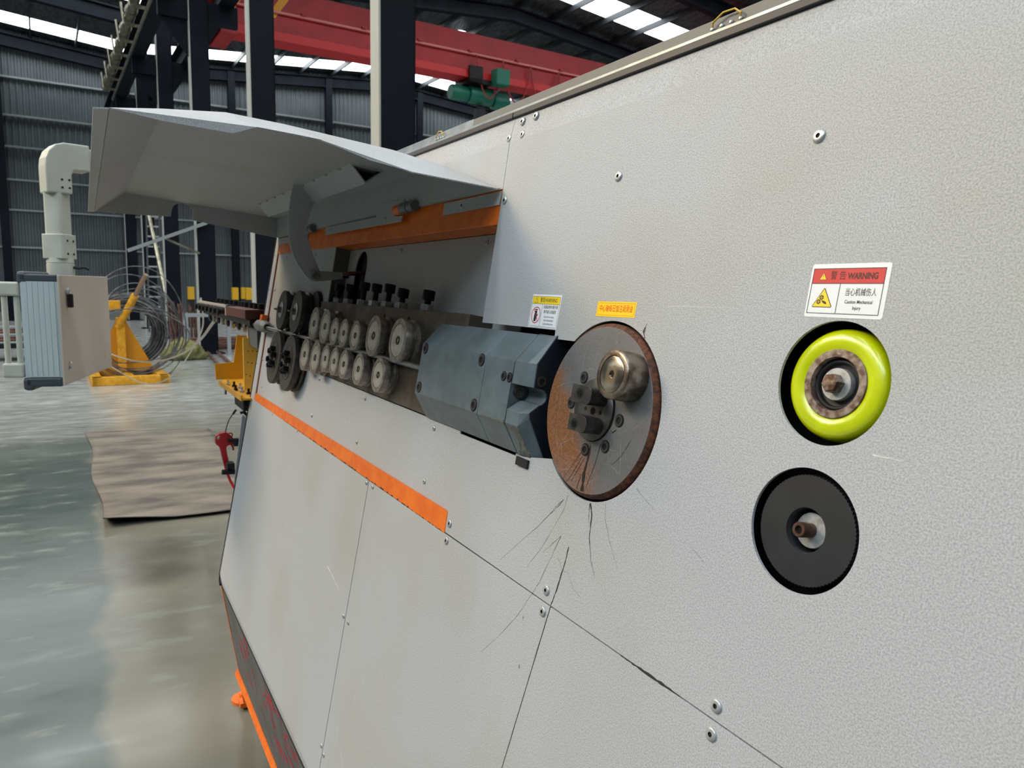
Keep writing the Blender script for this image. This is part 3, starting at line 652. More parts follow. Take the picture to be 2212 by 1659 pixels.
# hood with stiffener, arm and strut
h_ = pp('hood', MB().quadsheet([
    [(-2.65, .262, .004), (-1.055, .262, .004), (-1.30, .33, .012), (-2.65, .33, .012)],
    [(-2.65, .33, .012), (-1.30, .33, .012), (-1.262, .3205, .12), (-1.258, .306, .31), (-1.27, .2995, .396), (-1.345, .293, .48), (-2.65, .293, .48)],
    [(-2.65, .293, .48), (-1.345, .293, .48), (-1.055, .2125, .553), (-2.65, .2145, .553)],
    [(-2.65, .2145, .553), (-1.055, .2125, .553), (-1.055, .208, .569), (-2.65, .211, .569)]], -.002), P_HOOD)
rb_ = [(.26, .008), (.2455, .156), (.2435, .221), (.2510, .295), (.248, .328), (.242, .381), (.233, .405), (.225, .409), (.215, .494), (.2125, .553)]
rt = [(-1.30, .33, .012), (-1.262, .3205, .12), (-1.258, .306, .31), (-1.27, .2995, .396), (-1.345, .293, .48)]
lowp = [(-1.055, v, o) for v, o in rb_]
pairs = [([0, 1], [0, 1]), ([1, 2, 3], [1, 2]), ([3, 4, 5], [2, 3]), ([5, 6, 7, 8, 9], [3, 4])]
bev = MB()
for lo_, up in pairs:
    f = [lowp[i] for i in lo_]+[rt[i] for i in up[::-1]]
    for q in range(1, len(f)-1): bev.quadsheet([[f[0], f[q], f[q+1]]], -.0018)
pp('hood_side', bev, P_HOOD, h_)
nt = [(.3405, .2515), (.3405, .274)]+[(.3085+.032*math.cos(a), .276+.026*math.sin(a)) for a in [PI*i/12 for i in range(1, 12)]]+[(.2765, .2745), (.2765, .2555)]
lf = [(.004, .262), (.012, .329), (.48, .292), (.552, .2145)]+[(.42, .236)]+nt
pp('hood_side', MB().plate([(b, a) for a, b in lf], -2.652, -2.649, M=Matrix(((0,0,1,0),(1,0,0,0),(0,1,0,0),(0,0,0,1)))), P_HOOD, h_)
tri = [(.3185, .1345), (.3235, .0645), (.2885, .0985)]; tin = [(.3165, .1285), (.3205, .0705), (.2925, .0985)]
tm = Matrix(((0,0,1,0),(1,0,0,0),(0,1,0,0),(0,0,0,1)))
pp('stiffener_tube', MB().plate(tri, -2.36, -1.456, [tin], M=tm), P_HOOD, h_)
pp('tube_inside', MB().plate(tin, -2.3, -1.50, M=tm), M_VOID, h_)
wl = MB()
for k in range(9): wl.lathe([(0, -.012), (.003, -.008), (.004, 0), (.003, .008), (0, .012)], 8, T(-2.33+.1*k, .3187, .1345) @ Matrix.Rotation(PI/2, 4, 'Y'))
pp('weld_bead', wl, mat('weld_grey', (150, 148, 142), .6), h_)
armp = [(.318, .151), (.285, .1525), (.252, .151), (.217, .1455), (.19, .1405), (.166, .133), (.145, .121), (.128, .108), (.112, .092), (.0998, .077), (.0965, .066), (.099, .054), (.108, .047), (.12, .05), (.13, .0565), (.15, .069), (.1725, .083), (.1977, .0956), (.215, .101), (.2334, .1031), (.262, .1005), (.2895, .094), (.30, .09), (.318, .13)]
pp('support_arm', MB().plate(armp, -1.856, -1.849, M=tm), P_HOOD, h_, .0008)
st_ = pp('gas_strut', MB().tube([(-1.852, .131, -.005), (-1.852, .1445, -.0585)], .0058, 12), mat('strut_rod', (120, 96, 84), .3, .8), mc)
pp('clevis', MB().plate([(.1215, .079), (.101, .0785), (.0985, .062), (.101, .049), (.118, -.004), (.134, -.001), (.1255, .058)], -1.848, -1.838, M=tm), mat('clevis_grey', (156, 160, 158), .45, .2), st_, .001)
pp('pivot_pin', MB().lathe([(.0098, 0), (.0098, .003), (.0082, .003), (.0082, .005), (0, .005)], 24, T(-1.838, .1125, .063) @ Matrix.Rotation(PI/2, 4, 'Y')), M_STEEL, st_)
pp('rod_collar', MB().tube([(-1.846, .1265, .002), (-1.848, .131, -.018)], .0085, 6), M_STEEL, st_)
# hinge strip and hinges
hs = pp('hinge_strip', MB().plate([(-1.0565, .2358), (-1.271, .2348), (-1.273, .257), (-1.0565, .2575)], .0, .002), P_HOOD)
pp('strip_section', MB().plate([(-1.457, .2345), (-2.014, .2362), (-2.024, .257), (-1.622, .256), (-1.611, .284), (-1.462, .283), (-1.462, .269), (-1.497, .269), (-1.509, .2645), (-1.512, .2585), (-1.507, .251), (-1.495, .248), (-1.457, .2465)], .0085, .0105), P_HOOD, hs)
pp('strip_section', MB().plate([(-2.24, .2362), (-2.612, .2362), (-2.612, .257), (-2.24, .257)], .0, .002), P_HOOD, hs)
screws(BIGS, [(-1.1925, .2465)], .002, hs); screws(SMALL, [(-1.556, .246), (-1.9693, .2465)], .0105, hs)
for u0 in (-1.492, -2.245):
    hg = pp('hinge', MB().tube([(u0, .2595, .013), (u0+.036, .2595, .013)], .0105, 18), M_ORANGE)
    pp('barrel', MB().tube([(u0+.037, .2605, .013), (u0+.073, .2605, .013)], .0112, 18), mat('hinge_grey', (108, 114, 116), .45, .3), hg)
    pp('barrel', MB().tube([(u0+.075, .2605, .013), (u0+.104, .2605, .013)], .0105, 18), MATS['hinge_grey'], hg)
    wl = MB()
    for k in range(7): wl.lathe([(0, -.003), (.0032, -.002), (.004, 0), (.0032, .002), (0, .003)], 7, T(u0+.036+.008*k, .272+random.uniform(-.002, .004), .008))
    pp('weld_bead', wl, MATS['weld_grey'], hg)

# bearing block with set screws and straightening rollers
bk = pp('bearing_block', MB().box((-2.0, -.13, -.044), (-1.092, .057, .001)), M_BLOCK, bevel=.001)
HEAD = [(-1.905, .05), (-1.815, .05), (-1.707, .056), (-1.622, .052), (-1.538, .052), (-1.456, .043), (-1.322, .041)]
ry = Matrix.Rotation(-PI/2, 4, 'X')
for u, hh in HEAD:
    s = pp('set_screw', MB().lathe([(.0065, .0), (.0065, hh-.02), (.0115, hh-.019), (.0122, hh-.016), (.0122, hh-.002), (.0108, hh), (0, hh)], 20, T(u, .057, -.02) @ ry), M_BOLT, bk)
    pp('lock_nut', MB().lathe([(.0135, .0005), (.0135, .0125), (.0125, .0135), (.006, .0135)], 6, T(u, .057, -.02) @ ry @ Matrix.Rotation(random.random(), 4, 'Z'), False), M_ZINC, bk)
for u in (-1.487, -1.352): pp('key_slot', MB().box((u-.004, .024, .0005), (u+.004, .0415, .0022)), M_SOCK, bk)
def roller(name, R):
    mb = MB().lathe([(R*.9, .0), (R, .001), (R, .007), (R*.84, .0095), (R*.84, .0145), (R, .0175), (R, .0295), (R*.985, .0305), (R*.76, .0305), (R*.755, .0285), (0, .0285)], 48)
    return mb.mesh(name, M_ROLL)
M_DISC = mat('turned_face', (204, 202, 194), .3, .55, (180, 176, 166), 50)
def rface(R): return MB().lathe([(R*.735, .0286), (R*.73, .0302), (R*.42, .0292), (R*.24, .0296), (R*.22, .0296)], 48).mesh('face_disc', M_DISC)
def rscrew(R): return MB().lathe([(R*.2, .029), (R*.2, .0305), (R*.1, .0305), (R*.095, .0275), (0, .0275)], 20).mesh('axle_screw', M_BOLT)
RL, RS = .0428, .0350
kit = {R: (roller('roller', R), rface(R), rscrew(R)) for R in (RL, RS, .0335)}
ROLL = [(-1.9085, -.0057, RL), (-1.8065, -.0078, .0413), (-1.723, -.015, .0335), (-1.6505, -.0146, .0335), (-1.567, -.0148, .0335), (-1.452, -.008, RL), (-1.3147, -.0078, RL),
        (-1.95, -.0905, RL), (-1.847, -.0898, RL), (-1.7599, -.0838, .0335), (-1.686, -.0836, .0335), (-1.6123, -.0833, .0335), (-1.5097, -.0835, RS), (-1.3871, -.0825, RS)]
for u, v, R in ROLL:
    K = kit.get(R) or kit[RL]
    r = bpy.data.objects.new('straightening_roller', K[0]); put(r, mc, PF @ T(u, v, .0005))
    for nm, me in (('face_disc', K[1]), ('axle_screw', K[2])):
        c = bpy.data.objects.new(nm, me); put(c, r, PF @ T(u, v, .0005))
    c = bpy.data.objects.new('axle', bpy.data.meshes.get('axle') or MB().lathe([(.016, -.02), (.016, .001), (0, .001)], 20).mesh('axle', M_BOLT)); put(c, r, PF @ T(u, v, .0005))
# feed wheels at the inlet
def wheel(u, v, R, upper):
    seg = 90; prof = [(R*.96, .001), (R, .003), (R, .0095), (R*.87, .0125), (R*.87, .018), (R, .021), (R, .0325), (R*.985, .0335), (R*.5, .0335), (0, .0335)]
    mb = MB().lathe(prof, seg)
    for i in range(seg):                                              # knurled rims
        if i % 2:
            for q in (1, 2, 5, 6): p = mb.v[i*len(prof)+q]; p.x *= .982; p.y *= .982
    w = ob('feed_wheel', mb, mat('grey_hardened_steel', (86, 84, 80), .45, .6, (70, 68, 65), 60), mc, PF @ T(u, v, 0))
    G = PF @ T(u, v, .0335)
    if upper:
        ob('washer', MB().lathe([(R*.4, 0), (R*.4, .002), (R*.38, .0025), (0, .0025)], 32), M_ZINC, w, G)
        ob('hex_nut', MB().lathe([(.0105, .0025), (.0105, .012), (.0095, .013), (0, .013)], 6, None, False), M_STEEL, w, G)
        ob('grease_nipple', MB().lathe([(.003, .013), (.003, .018), (.002, .02), (.0026, .022), (0, .023)], 12), M_STEEL, w, G)
    else:
        ob('hub_ring', MB().lathe([(R*.62, 0), (R*.62, .0008), (R*.6, .0008), (R*.6, 0)], 40, caps=False), M_DARKST, w, G)
        ob('hub_plate', MB().lathe([(.03, 0), (.03, .002), (0, .002)], 6, None, False), mat('hub_grey', (120, 112, 100), .4, .6), w, G)
        for k in range(6):
            a = k*PI/3+.35; ob('hub_bolt', MB().lathe([(.0085, .002), (.0085, .014), (.0078, .0155), (.0045, .0155), (.0042, .009), (0, .009)], 16, T(.026*math.cos(a), .026*math.sin(a), 0)), M_BOLT, w, G)
        ob('centre_boss', MB().lathe([(.008, .002), (.008, .008), (.005, .012), (0, .012)], 16), M_STEEL, w, G)
wheel(-2.278, .0162, .0598, True); wheel(-2.104, .0168, .0612, True); wheel(-2.278, -.1282, .0795, False); wheel(-2.102, -.128, .08, False)
for u, v in ((-2.2, .03), (-2.03, .034)): pp('bearing_cover', MB().lathe([(.05, -.004), (.05, .004), (.048, .006), (0, .006)], 36, T(u, v, 0)), M_BOLT)
et = MB().lathe([(.0155, 0), (.0185, 0), (.0195, .003), (.0195, .105), (.012, .125), (.008, .125), (.0155, .08)], 28, T(-2.625, -.0465, .019) @ Matrix.Rotation(PI/2, 4, 'Y'))
pp('inlet_tube', et, mat('cast_grey_tube', (126, 134, 134), .5, .3, (104, 112, 112), 40, bump=.2))
pp('inlet_clip', MB().box((-2.632, -.03, .002), (-2.6, -.008, .02)), M_ORANGE)
pp('feed_rod', MB().tube([(-2.75, -.0485, .0185), (-1.0, -.0475, .0185)], .0058, 10), mat('bright_rod', (150, 150, 146), .3, .9), mc)

# cutter housing
A_ = [(-.133, -.05), (-.133, 0), (-.0925, .03), (-.0045, .03), (.037, 0), (.037, -.05)]
ch = pp('cutter_housing', MB().plate(A_, -1.195, -.9566, M=tm), M_GRBLUE, bevel=.0012)
pp('cover_section', MB().plate(A_, -.9556, -.8742, M=tm), M_GRBLUE, ch, .0012)
pp('joint_core', MB().plate([(-.128, -.05), (-.128, -.004), (-.09, .024), (-.0745, .025), (-.0745, -.05)], -.875, -.8705, M=tm).plate([(-.0345, -.05), (-.0345, .025), (-.006, .026), (.033, -.004), (.033, -.05)], -.875, -.8705, M=tm), M_VOID, ch)
ins = MB().plate([(-.9055, -.0205), (-.8738, -.0205), (-.8738, -.0664), (-.9052, -.0664)], .0295, .0303)
pp('insert_plate', ins, mat('insert_blue', (108, 122, 132), .34, .2), ch)
sl1 = [(-.0725, .03), (-.0585, .012), (-.057, .005), (-.0525, .0012), (-.0472, 0), (-.0418, .0012), (-.0378, .005), (-.0363, .012), (-.0363, .03)]
prof0 = [(-.133, -.05), (-.133, 0), (-.0915, .03)]+sl1+[(-.0045, .03), (.0375, 0), (.0375, -.05)]
prof1 = [(-.1315, -.05), (-.129, -.0125), (-.0775, .0205)]+[(-.0705, .0225), (-.0585, .009)]+sl1[2:7]+[(-.0363, .01), (-.0363, .0225)]+[(-.0035, .0235), (.0385, .0), (.0385, -.05)]
n0 = len(prof0); nb = MB()
def strip(us, profs):
    mb = MB(); k = len(profs[0])
    for u, p in zip(us, profs): mb.v += [Vector((u, a, b)) for a, b in p]
    for i in range(len(us)-1):
        for j in range(k): mb.f.append((i*k+j, i*k+(j+1) % k, (i+1)*k+(j+1) % k, (i+1)*k+j)); mb.sm.append(False)
    for base, rev in ((0, True), ((len(us)-1)*k, False)):
        P = [Vector((a, b, 0)) for a, b in profs[0 if rev else -1]]
        for t in tessellate_polygon([P]): mb.f.append(tuple(base+i for i in t)); mb.sm.append(False)
    return mb
mid = [(a, b) for a, b in prof0]
pp('nose_block', strip([-.8708, -.8385, -.8262], [prof0, mid, prof1]), M_GRBLUE, ch, .0008)
pp('nose_end', strip([-.8262, -.8235], [prof1, prof1]), M_NAVYF, ch)
pp('wire_guide', MB().lathe([(.0078, 0), (.0078, .004), (.0052, .004), (.0052, .001), (0, .001)], 20, T(-.8735, -.0473, .0165) @ Matrix.Rotation(PI/2, 4, 'Y')), M_STEEL, ch)
def sock(parent, M, r, ring=True, name='cap_screw'):
    prof = [(r, 0), (r, .0006), (r*.86, .0006), (r*.84, .0014), (r*.5, .0014), (r*.47, .0004), (0, .0004)]
    me = MB().lathe(prof, 24).mesh(name, M_HEAD); me.materials.append(M_SOCK)
    for p in me.polygons:
        if p.index < 24*6 and (p.index % 6 < 2 or p.index % 6 >= 4): p.material_index = 1
    ob(name, me, None, parent, M)
M_HEAD = mat('dull_screw_head', (74, 74, 75), .45, .6)
for u, v in ((-1.1799, -.0123), (-1.1799, -.0808), (-.9696, -.0129), (-.9695, -.0815)): sock(ch, PF @ T(u, v, .03), .0098)
for u, v in ((-.8959, -.029), (-.8796, -.0291)): sock(ch, PF @ T(u, v, .0303), .0072)
sock(ch, PF @ T(-.8234, -.0262, .0135) @ Matrix.Rotation(PI/2, 4, 'Y'), .0088)
chips = MB()
for i in range(230):
    t_ = random.random(); f = random.random()**2
    if i < 130: u = -.8675+.03*random.random(); v = -.0925-.0385*t_; o = .0305-(-.0925-v)/.0405*.03; u += .012*t_*random.random()
    else: u = -1.16+.285*(1-f*f); v = -.0915-.002+random.uniform(-.0015, .004); o = .0302 if v > -.0925 else .0302-(-.0925-v)*.74
    s_ = random.uniform(.0005, .0016); pts = [(u+s_*1.3*math.cos(a+t_), v+s_*math.sin(a+t_)*.8, o+.0003-.74*min(0, 0)) for a in (0, 1.1, 2.3, 3.4, 4.6)]
    pts = [(a, b, (.0305-max(0, -.0925-b)/.0405*.03)) for a, b, c in pts]; chips.add(pts, [(0, 1, 2, 3, 4)])
pp('paint_chips', chips, mat('chipped_primer', (140, 130, 108), .7, 0, (112, 104, 88), 300), ch, kind='stuff')
pp('guard_tab', MB().box((-.868, -.1475, .0005), (-.838, -.136, .004)), M_BLACK)
pp('pinch_plate', MB().box((-.88, -.1385, -.02), (-.78, -.134, -.002)), mat('edge_sheet', (150, 150, 142), .5), mc)

# bending disc with roller and dowels
def disc_material():
    m = bpy.data.materials.new('scuffed_rusty_disc'); m.use_nodes = True; N = m.node_tree.nodes; L = m.node_tree.links; b = N['Principled BSDF']
    b.inputs['Metallic'].default_value = .55
    tc = N.new('ShaderNodeTexCoord'); sp = N.new('ShaderNodeSeparateXYZ'); L.new(tc.outputs['Object'], sp.inputs[0])
    def noise(s, d=4):
        n = N.new('ShaderNodeTexNoise'); n.inputs['Scale'].default_value = s; n.inputs['Detail'].default_value = d; L.new(tc.outputs['Object'], n.inputs['Vector']); return n.outputs['Fac']
    def ma(op, a, c):
        x = N.new('ShaderNodeMath'); x.operation = op
        for i, v in enumerate((a, c)):
            if isinstance(v, (int, float)): x.inputs[i].default_value = v
            else: L.new(v, x.inputs[i])
        return x.outputs[0]
    def rng(x, a, c, lo=0, hi=1):
        r = N.new('ShaderNodeMapRange'); r.inputs[1].default_value = a; r.inputs[2].default_value = c; r.inputs[3].default_value = lo; r.inputs[4].default_value = hi; L.new(x, r.inputs[0]); return r.outputs[0]
    def mix(f, a, c):
        x = N.new('ShaderNodeMix'); x.data_type = 'RGBA'
        for k, v in (('A', a), ('B', c)):
            if isinstance(v, tuple): x.inputs[k].default_value = v
            else: L.new(v, x.inputs[k])
        L.new(f, x.inputs['Factor']); return x.outputs['Result']
    nz = noise(38); n2 = noise(420, 3); n3 = noise(9)
    # the wedge of rust faces the wire outlet; a weaker bloom lies under the hub
    wedge = ma('ADD', ma('MULTIPLY', sp.outputs['X'], -11), ma('MULTIPLY', sp.outputs['Y'], -9.5))
    rust = rng(ma('ADD', wedge, ma('MULTIPLY', nz, .5)), .62, .98)
    keep = rng(sp.outputs['Y'], -.105, -.06, .45, 1)
    rust = ma('MULTIPLY', rust, keep)
    c = mix(rng(n3, .35, .7), lin((132, 133, 134)), lin((108, 109, 111)))
    c = mix(rng(n2, .5, .75, 0, .5), c, lin((84, 82, 82)))
    c = mix(rust, c, mix(rng(n2, .42, .62), lin((146, 96, 52)), lin((110, 70, 52))))
    L.new(c, b.inputs['Base Color']); L.new(ma('SUBTRACT', .55, ma('MULTIPLY', rust, -.25)), b.inputs['Roughness'])
    L.new(ma('MULTIPLY', ma('SUBTRACT', 1.0, rust), .55), b.inputs['Metallic'])
    return m
DM = PF @ T(HOLE[0], HOLE[1], 0)
bd = ob('bending_disc', MB().lathe([(.1018, .0052), (.1015, .0055), (.0386, .0055), (.0384, .0035), (0, .0035)], 96), disc_material(), mc, DM)
ob('disc_rim', MB().lathe([(.1066, -.03), (.1069, -.001), (.1065, .0005), (.1018, .0052)], 96), M_RUST, bd, DM, label='rusty chamfered rim of the disc')
ob('disc_backing', MB().lathe([(.1066, -.0305), (.1066, -.03), (0, -.03)], 48), M_VOID, bd, DM)
ob('hub', MB().lathe([(.0372, .003), (.0376, .0085), (.0366, .0092), (0, .0092)], 64), mat('hub_steel', (124, 122, 118), .38, .85, (98, 96, 92), 60), bd, DM)
for u, v, r in ((-.7224, -.0466, .0026), (-.7074, -.0474, .0046), (-.6925, -.0473, .0026)): ob('hub_hole', MB().lathe([(r, .0090), (r, .0094), (0, .0094)], 20), M_SOCK, bd, PF @ T(u, v, 0))
for u, v in ((-.7415, -.01), (-.7586, -.0443), (-.6595, -.051), (-.6764, -.0848), (-.7129, -.0957), (-.69, .0)): sock(bd, PF @ T(u, v, .0056), .0078)
def blk(u0, u1, v0, v1, r, name):
    pts = [(u0, v0), (u1-r, v0)]+[(u1-r+r*math.sin(a), v0+r-r*math.cos(a)) for a in [PI/2*i/6 for i in range(1, 7)]]+[(u1-r+r*math.cos(a), v1-r+r*math.sin(a)) for a in [PI/2*i/6 for i in range(0, 7)]]+[(u0, v1)]
    o = ob(name, MB().plate(pts, .009, .034), mat('dowel_steel', (92, 90, 88), .4, .75, (72, 71, 70), 70, bump=.1), bd, PF, .0009)
    return o
blk(-.7226, -.683, -.0402, -.0187, .009, 'dowel_block'); blk(-.7185, -.6825, -.0738, -.0538, .009, 'dowel_block')
for u, v in ((-.7062, -.0285), (-.7065, -.0652)):
    ob('dowel_screw', MB().lathe([(.0066, .0340), (.0066, .0343), (.0058, .0343), (.0056, .0341), (0, .0341)], 24), M_SOCK, bd, PF @ T(u, v, 0)); ob('dowel_screw_head', MB().lathe([(.0042, .0341), (.0042, .0347), (.002, .0347), (.002, .0343), (0, .0343)], 6, None, False), M_BOLT, bd, PF @ T(u, v, 0))
RC = PF @ T(-.6505, .0002, 0)
ob('bending_roller', MB().lathe([(.0278, .0058), (.0284, .007), (.0284, .0335), (.0276, .0352), (.0262, .036), (.0214, .036), (.0212, .0345), (0, .0345)], 64), mat('roller_sleeve', (150, 142, 132), .36, .9, (104, 90, 80), 75, bump=.2, bscale=400), bd, RC)
ob('roller_cap', MB().lathe([(.0205, .0345), (.0205, .0358), (.0198, .0362), (.0046, .0362), (.0042, .033), (0, .033)], 48), mat('turned_cap', (196, 188, 172), .2, 1, (172, 162, 146), 30), bd, RC)
ob('roller_socket', MB().lathe([(.0042, .0345), (0, .0345)], 6, None, False), M_SOCK, bd, RC)

# guide wheels in the two round openings
GY = PF @ T(YW[0]-.0005, YW[1], 0)
M_PU = mat('yellow_green_urethane', (206, 222, 8), .25, 0, (190, 206, 6), 18, coat=.5, spec=.6, bump=.06, bscale=90, bdist=.004)
gw = ob('guide_wheel', MB().lathe([(.0302, -.045), (.046, -.043), (.0482, -.04), (.0493, -.033), (.0497, -.024), (.0492, -.016), (.0478, -.011), (.0452, -.0073), (.042, -.0055), (.037, -.0048), (.033, -.0053), (.0299, -.0068), (.0299, -.02)], 96, caps=False), M_PU, mc, GY, label='yellow-green urethane guide wheel')
M_RRING = mat('rust_speckled_ring', (150, 142, 134), .45, .7, (104, 84, 76), 150, bump=.2)
ob('hub_ring', MB().lathe([(.0300, -.04), (.0300, -.0058), (.0294, -.0052), (.0234, -.0052), (.0228, -.006), (.0228, -.04)], 72, caps=False), M_RRING, gw, GY)
ob('bearing_seal', MB().lathe([(.0227, -.03), (.0227, -.012), (.0212, -.010), (.0195, -.010), (.0186, -.0115), (.0186, -.014), (.0168, -.0145), (0, -.0145)], 60), M_BLACK, gw, GY)
ob('washer', MB().lathe([(.0141, -.0145), (.0141, -.0085), (.0138, -.008), (0, -.008)], 48), M_ZINC, gw, GY)
ob('hex_bolt', MB().lathe([(.0085, -.008), (.0085, .0004), (.0073, .0016), (0, .0018)], 6, Matrix.Rotation(.2, 4, 'Z'), False), mat('browned_bolt', (140, 124, 112), .42, .8, (90, 68, 56), 200), gw, GY)
for a in (-.35, .45): ob('seal_notch', MB().lathe([(.0014, -.0098), (.0014, -.0095), (0, -.0095)], 10, T(.0208*math.cos(a), .0208*math.sin(a), 0)), M_SOCK, gw, GY)
GB = PF @ T(BKW[0], BKW[1], 0)
teeth = MB(); prof = [(.0478, -.04), (.0482, -.0065), (.0478, -.0052), (.0196, -.0050), (.0192, -.0056), (.0192, -.03)]; seg = 168
teeth.lathe(prof, seg)
for i in range(seg):
    if i % 2:
        for q in (0, 1, 2): p = teeth.v[i*len(prof)+q]; p.x *= .982; p.y *= .982
bw_ = ob('measuring_wheel', teeth, mat('charcoal_rubber', (30, 33, 38), .5, 0, (38, 41, 46), 25, lo=.45, hi=.7), mc, GB, label='black toothed measuring wheel')
ob('bore_floor', MB().lathe([(.0192, -.031), (0, -.031)], 40), M_VOID, bw_, GB)
ob('washer', MB().lathe([(.0154, -.022), (.0154, -.0135), (.015, -.013), (0, -.013)], 48), M_ZINC, bw_, GB)
ob('cap_screw', MB().lathe([(.0066, -.013), (.0066, .0022), (.006, .003), (.0036, .003), (.0034, -.002), (0, -.002)], 28, T(-.001, 0, 0)), mat('brown_screw', (104, 80, 68), .45, .6, (84, 60, 50), 200), bw_, GB)
ob('screw_socket', MB().lathe([(.0034, .0005), (0, .0005)], 6, T(-.001, 0, 0), False), M_SOCK, bw_, GB)

# ------------------------------------------------------------------ labels on the panel
M_WHITE = mat('label_white', (236, 240, 242), .35); M_LRED = mat('label_red', (204, 42, 48), .4); M_LYEL = mat('label_yellow', (250, 216, 40), .4); M_INK = mat('label_ink', (34, 34, 42), .5); M_LORG = mat('label_orange_ink', (236, 84, 20), .5)
M_LBY = mat('sticker_yellow', (255, 214, 30), .4); M_DRED = mat('warning_ink', (62, 20, 26), .5)
def LM(c, rot, o=.0): return PF @ T(c[0], c[1], o) @ Matrix.Rotation(math.radians(rot), 4, 'Z')
def flat(parent, M, name, pts, m, z, holes=()): return ob(name, MB().plate(pts, z, z+.00006, holes), m, parent, M)
def rect(x0, y0, x1, y1): return [(x0, y0), (x1, y0), (x1, y1), (x0, y1)]
def frame(parent, M, x0, y0, x1, y1, t, m, z): return flat(parent, M, 'border_line', rect(x0, y0, x1, y1), m, z, [rect(x0+t, y0+t, x1-t, y1-t)])
def tri_sign(parent, M, cx, cy, s, z):
    t1 = [(cx-s*.58, cy-s*.45), (cx+s*.58, cy-s*.45), (cx, cy+s*.55)]; t2 = [(cx-s*.5, cy-s*.4), (cx+s*.5, cy-s*.4), (cx, cy+s*.46)]
    flat(parent, M, 'triangle_edge', t1, M_INK, z); flat(parent, M, 'triangle_sign', t2, M_LYEL, z+.0001)
# 1 large red and white label
LW, LH = .075, .047; m1 = LM((-.4032, .1047), .25)
l1 = ob('warning_label', MB().plate(rrect(LW, LH, .0024), 0, .0003), M_WHITE, mc, m1, label='large red and white warning label above the yellow wheel')
z = .0003; x0, x1, y0, y1 = -.0355, .0335, -.0203, .0195; yb = .0062; xm = -.0065
flat(l1, m1, 'header_band', rect(x0, yb, x1, y1), M_LRED, z); frame(l1, m1, x0, y0, x1, y1, .0006, M_INK, z+.0001)
flat(l1, m1, 'border_line', rect(x0, yb-.0003, x1, yb+.0003), M_INK, z+.0001); flat(l1, m1, 'border_line', rect(xm-.0003, y0, xm+.0003, yb), M_INK, z+.0001)
tri_sign(l1, m1, -.0245, .0122, .0064, z+.0001); text('print', '!', .0055, M_INK, l1, m1 @ T(-.0245, .0117, z+.0003), .8)
text('print', '警', .0082, M_DRED, l1, m1 @ T(-.0142, .0128, z+.0002), .82); text('print', '告', .0082, M_DRED, l1, m1 @ T(-.0056, .0128, z+.0002), .82)
text('print', 'WARNING', .0074, M_DRED, l1, m1 @ T(.0134, .0124, z+.0002), .78, bold=.00022)
text('print', '当心机械伤人', .0072, M_INK, l1, m1 @ T(.0140, -.0016, z+.0002), .68)
text('print', 'Caution Mechanical', .0042, M_INK, l1, m1 @ T(.0136, -.0096, z+.0002), .78, bold=.00003); text('print', 'Injury', .0042, M_INK, l1, m1 @ T(.0128, -.0148, z+.0002), .8, bold=.00003)
def rtri(cx, cy, s, r):
    c = [(cx-s*.62, cy-s*.5), (cx+s*.62, cy-s*.5), (cx, cy+s*.55)]; out = []
    for i, (a, b) in enumerate(c):
        ang = (210, 330, 90)[i]
        for k in range(7): t_ = math.radians(ang-60+20*k); out.append((a+r*math.cos(t_), b+r*math.sin(t_)))
    return out
flat(l1, m1, 'triangle_edge', rtri(-.0211, -.0068, .0142, .0010), M_INK, z); flat(l1, m1, 'triangle_sign', rtri(-.0211, -.0068, .0142, .0003), M_LYEL, z+.0001)
def gear(c, r, n=12): return [(c[0]+(r if (i//2) % 2 else r*.8)*math.cos(2*PI*i/(2*n)), c[1]+(r if (i//2) % 2 else r*.8)*math.sin(2*PI*i/(2*n))) for i in range(2*n)]
for c in ((-.0225, -.0062), (-.0249, -.0100)): flat(l1, m1, 'gear_pictogram', gear(c, .0023), M_INK, z+.0002, [circle(c, .0010, 12)]); flat(l1, m1, 'gear_pictogram', circle(c, .0005, 10), M_INK, z+.0002)
flat(l1, m1, 'hand_pictogram', [(-.0222, -.0085), (-.0205, -.0090), (-.0186, -.0094), (-.0170, -.0106), (-.0166, -.0122), (-.0176, -.0118), (-.0188, -.0118), (-.0204, -.0108), (-.0216, -.0096)], M_INK, z+.0002)
# 2 yellow and white label by the cutter
m2 = LM((-.8684, .0703), -.3); l2 = ob('warning_label', MB().plate(rect(-.037, -.0238, .037, .0232), 0, .0003), M_WHITE, mc, m2, label='small yellow and white hand warning label')
x0, x1, y0, y1, yb, xm = -.0352, .0352, -.0222, .0205, .0098, -.0072
flat(l2, m2, 'header_band', rect(x0, yb, x1, y1), M_LYEL, z); frame(l2, m2, x0, y0, x1, y1, .0004, M_INK, z+.0001); flat(l2, m2, 'border_line', rect(x0, yb-.0002, x1, yb+.0002), M_INK, z+.0001); flat(l2, m2, 'border_line', rect(xm-.0002, y0, xm+.0002, yb), M_INK, z+.0001)
tri_sign(l2, m2, -.0252, .0150, .0085, z+.0001); text('print', '!', .006, M_INK, l2, m2 @ T(-.0252, .0146, z+.0003), .8)
text('print', '警告/WARNING', .0074, M_INK, l2, m2 @ T(.0066, .0150, z+.0002), .82)
text('print', '机器运转中请不要', .0050, M_INK, l2, m2 @ T(.0145, .0055, z+.0002), .9); text('print', '将手放入机器里', .0050, M_INK, l2, m2 @ T(.0140, -.0012, z+.0002), .9)
for k, s_ in enumerate(('DO NOT PUT HANDS', 'INTO THE MACHINE', 'DURING OPERATION')): text('print', s_, .0030, M_INK, l2, m2 @ T(.0140, -.0082-.0049*k, z+.0002), .85)
pc = (-.0205, -.0064)
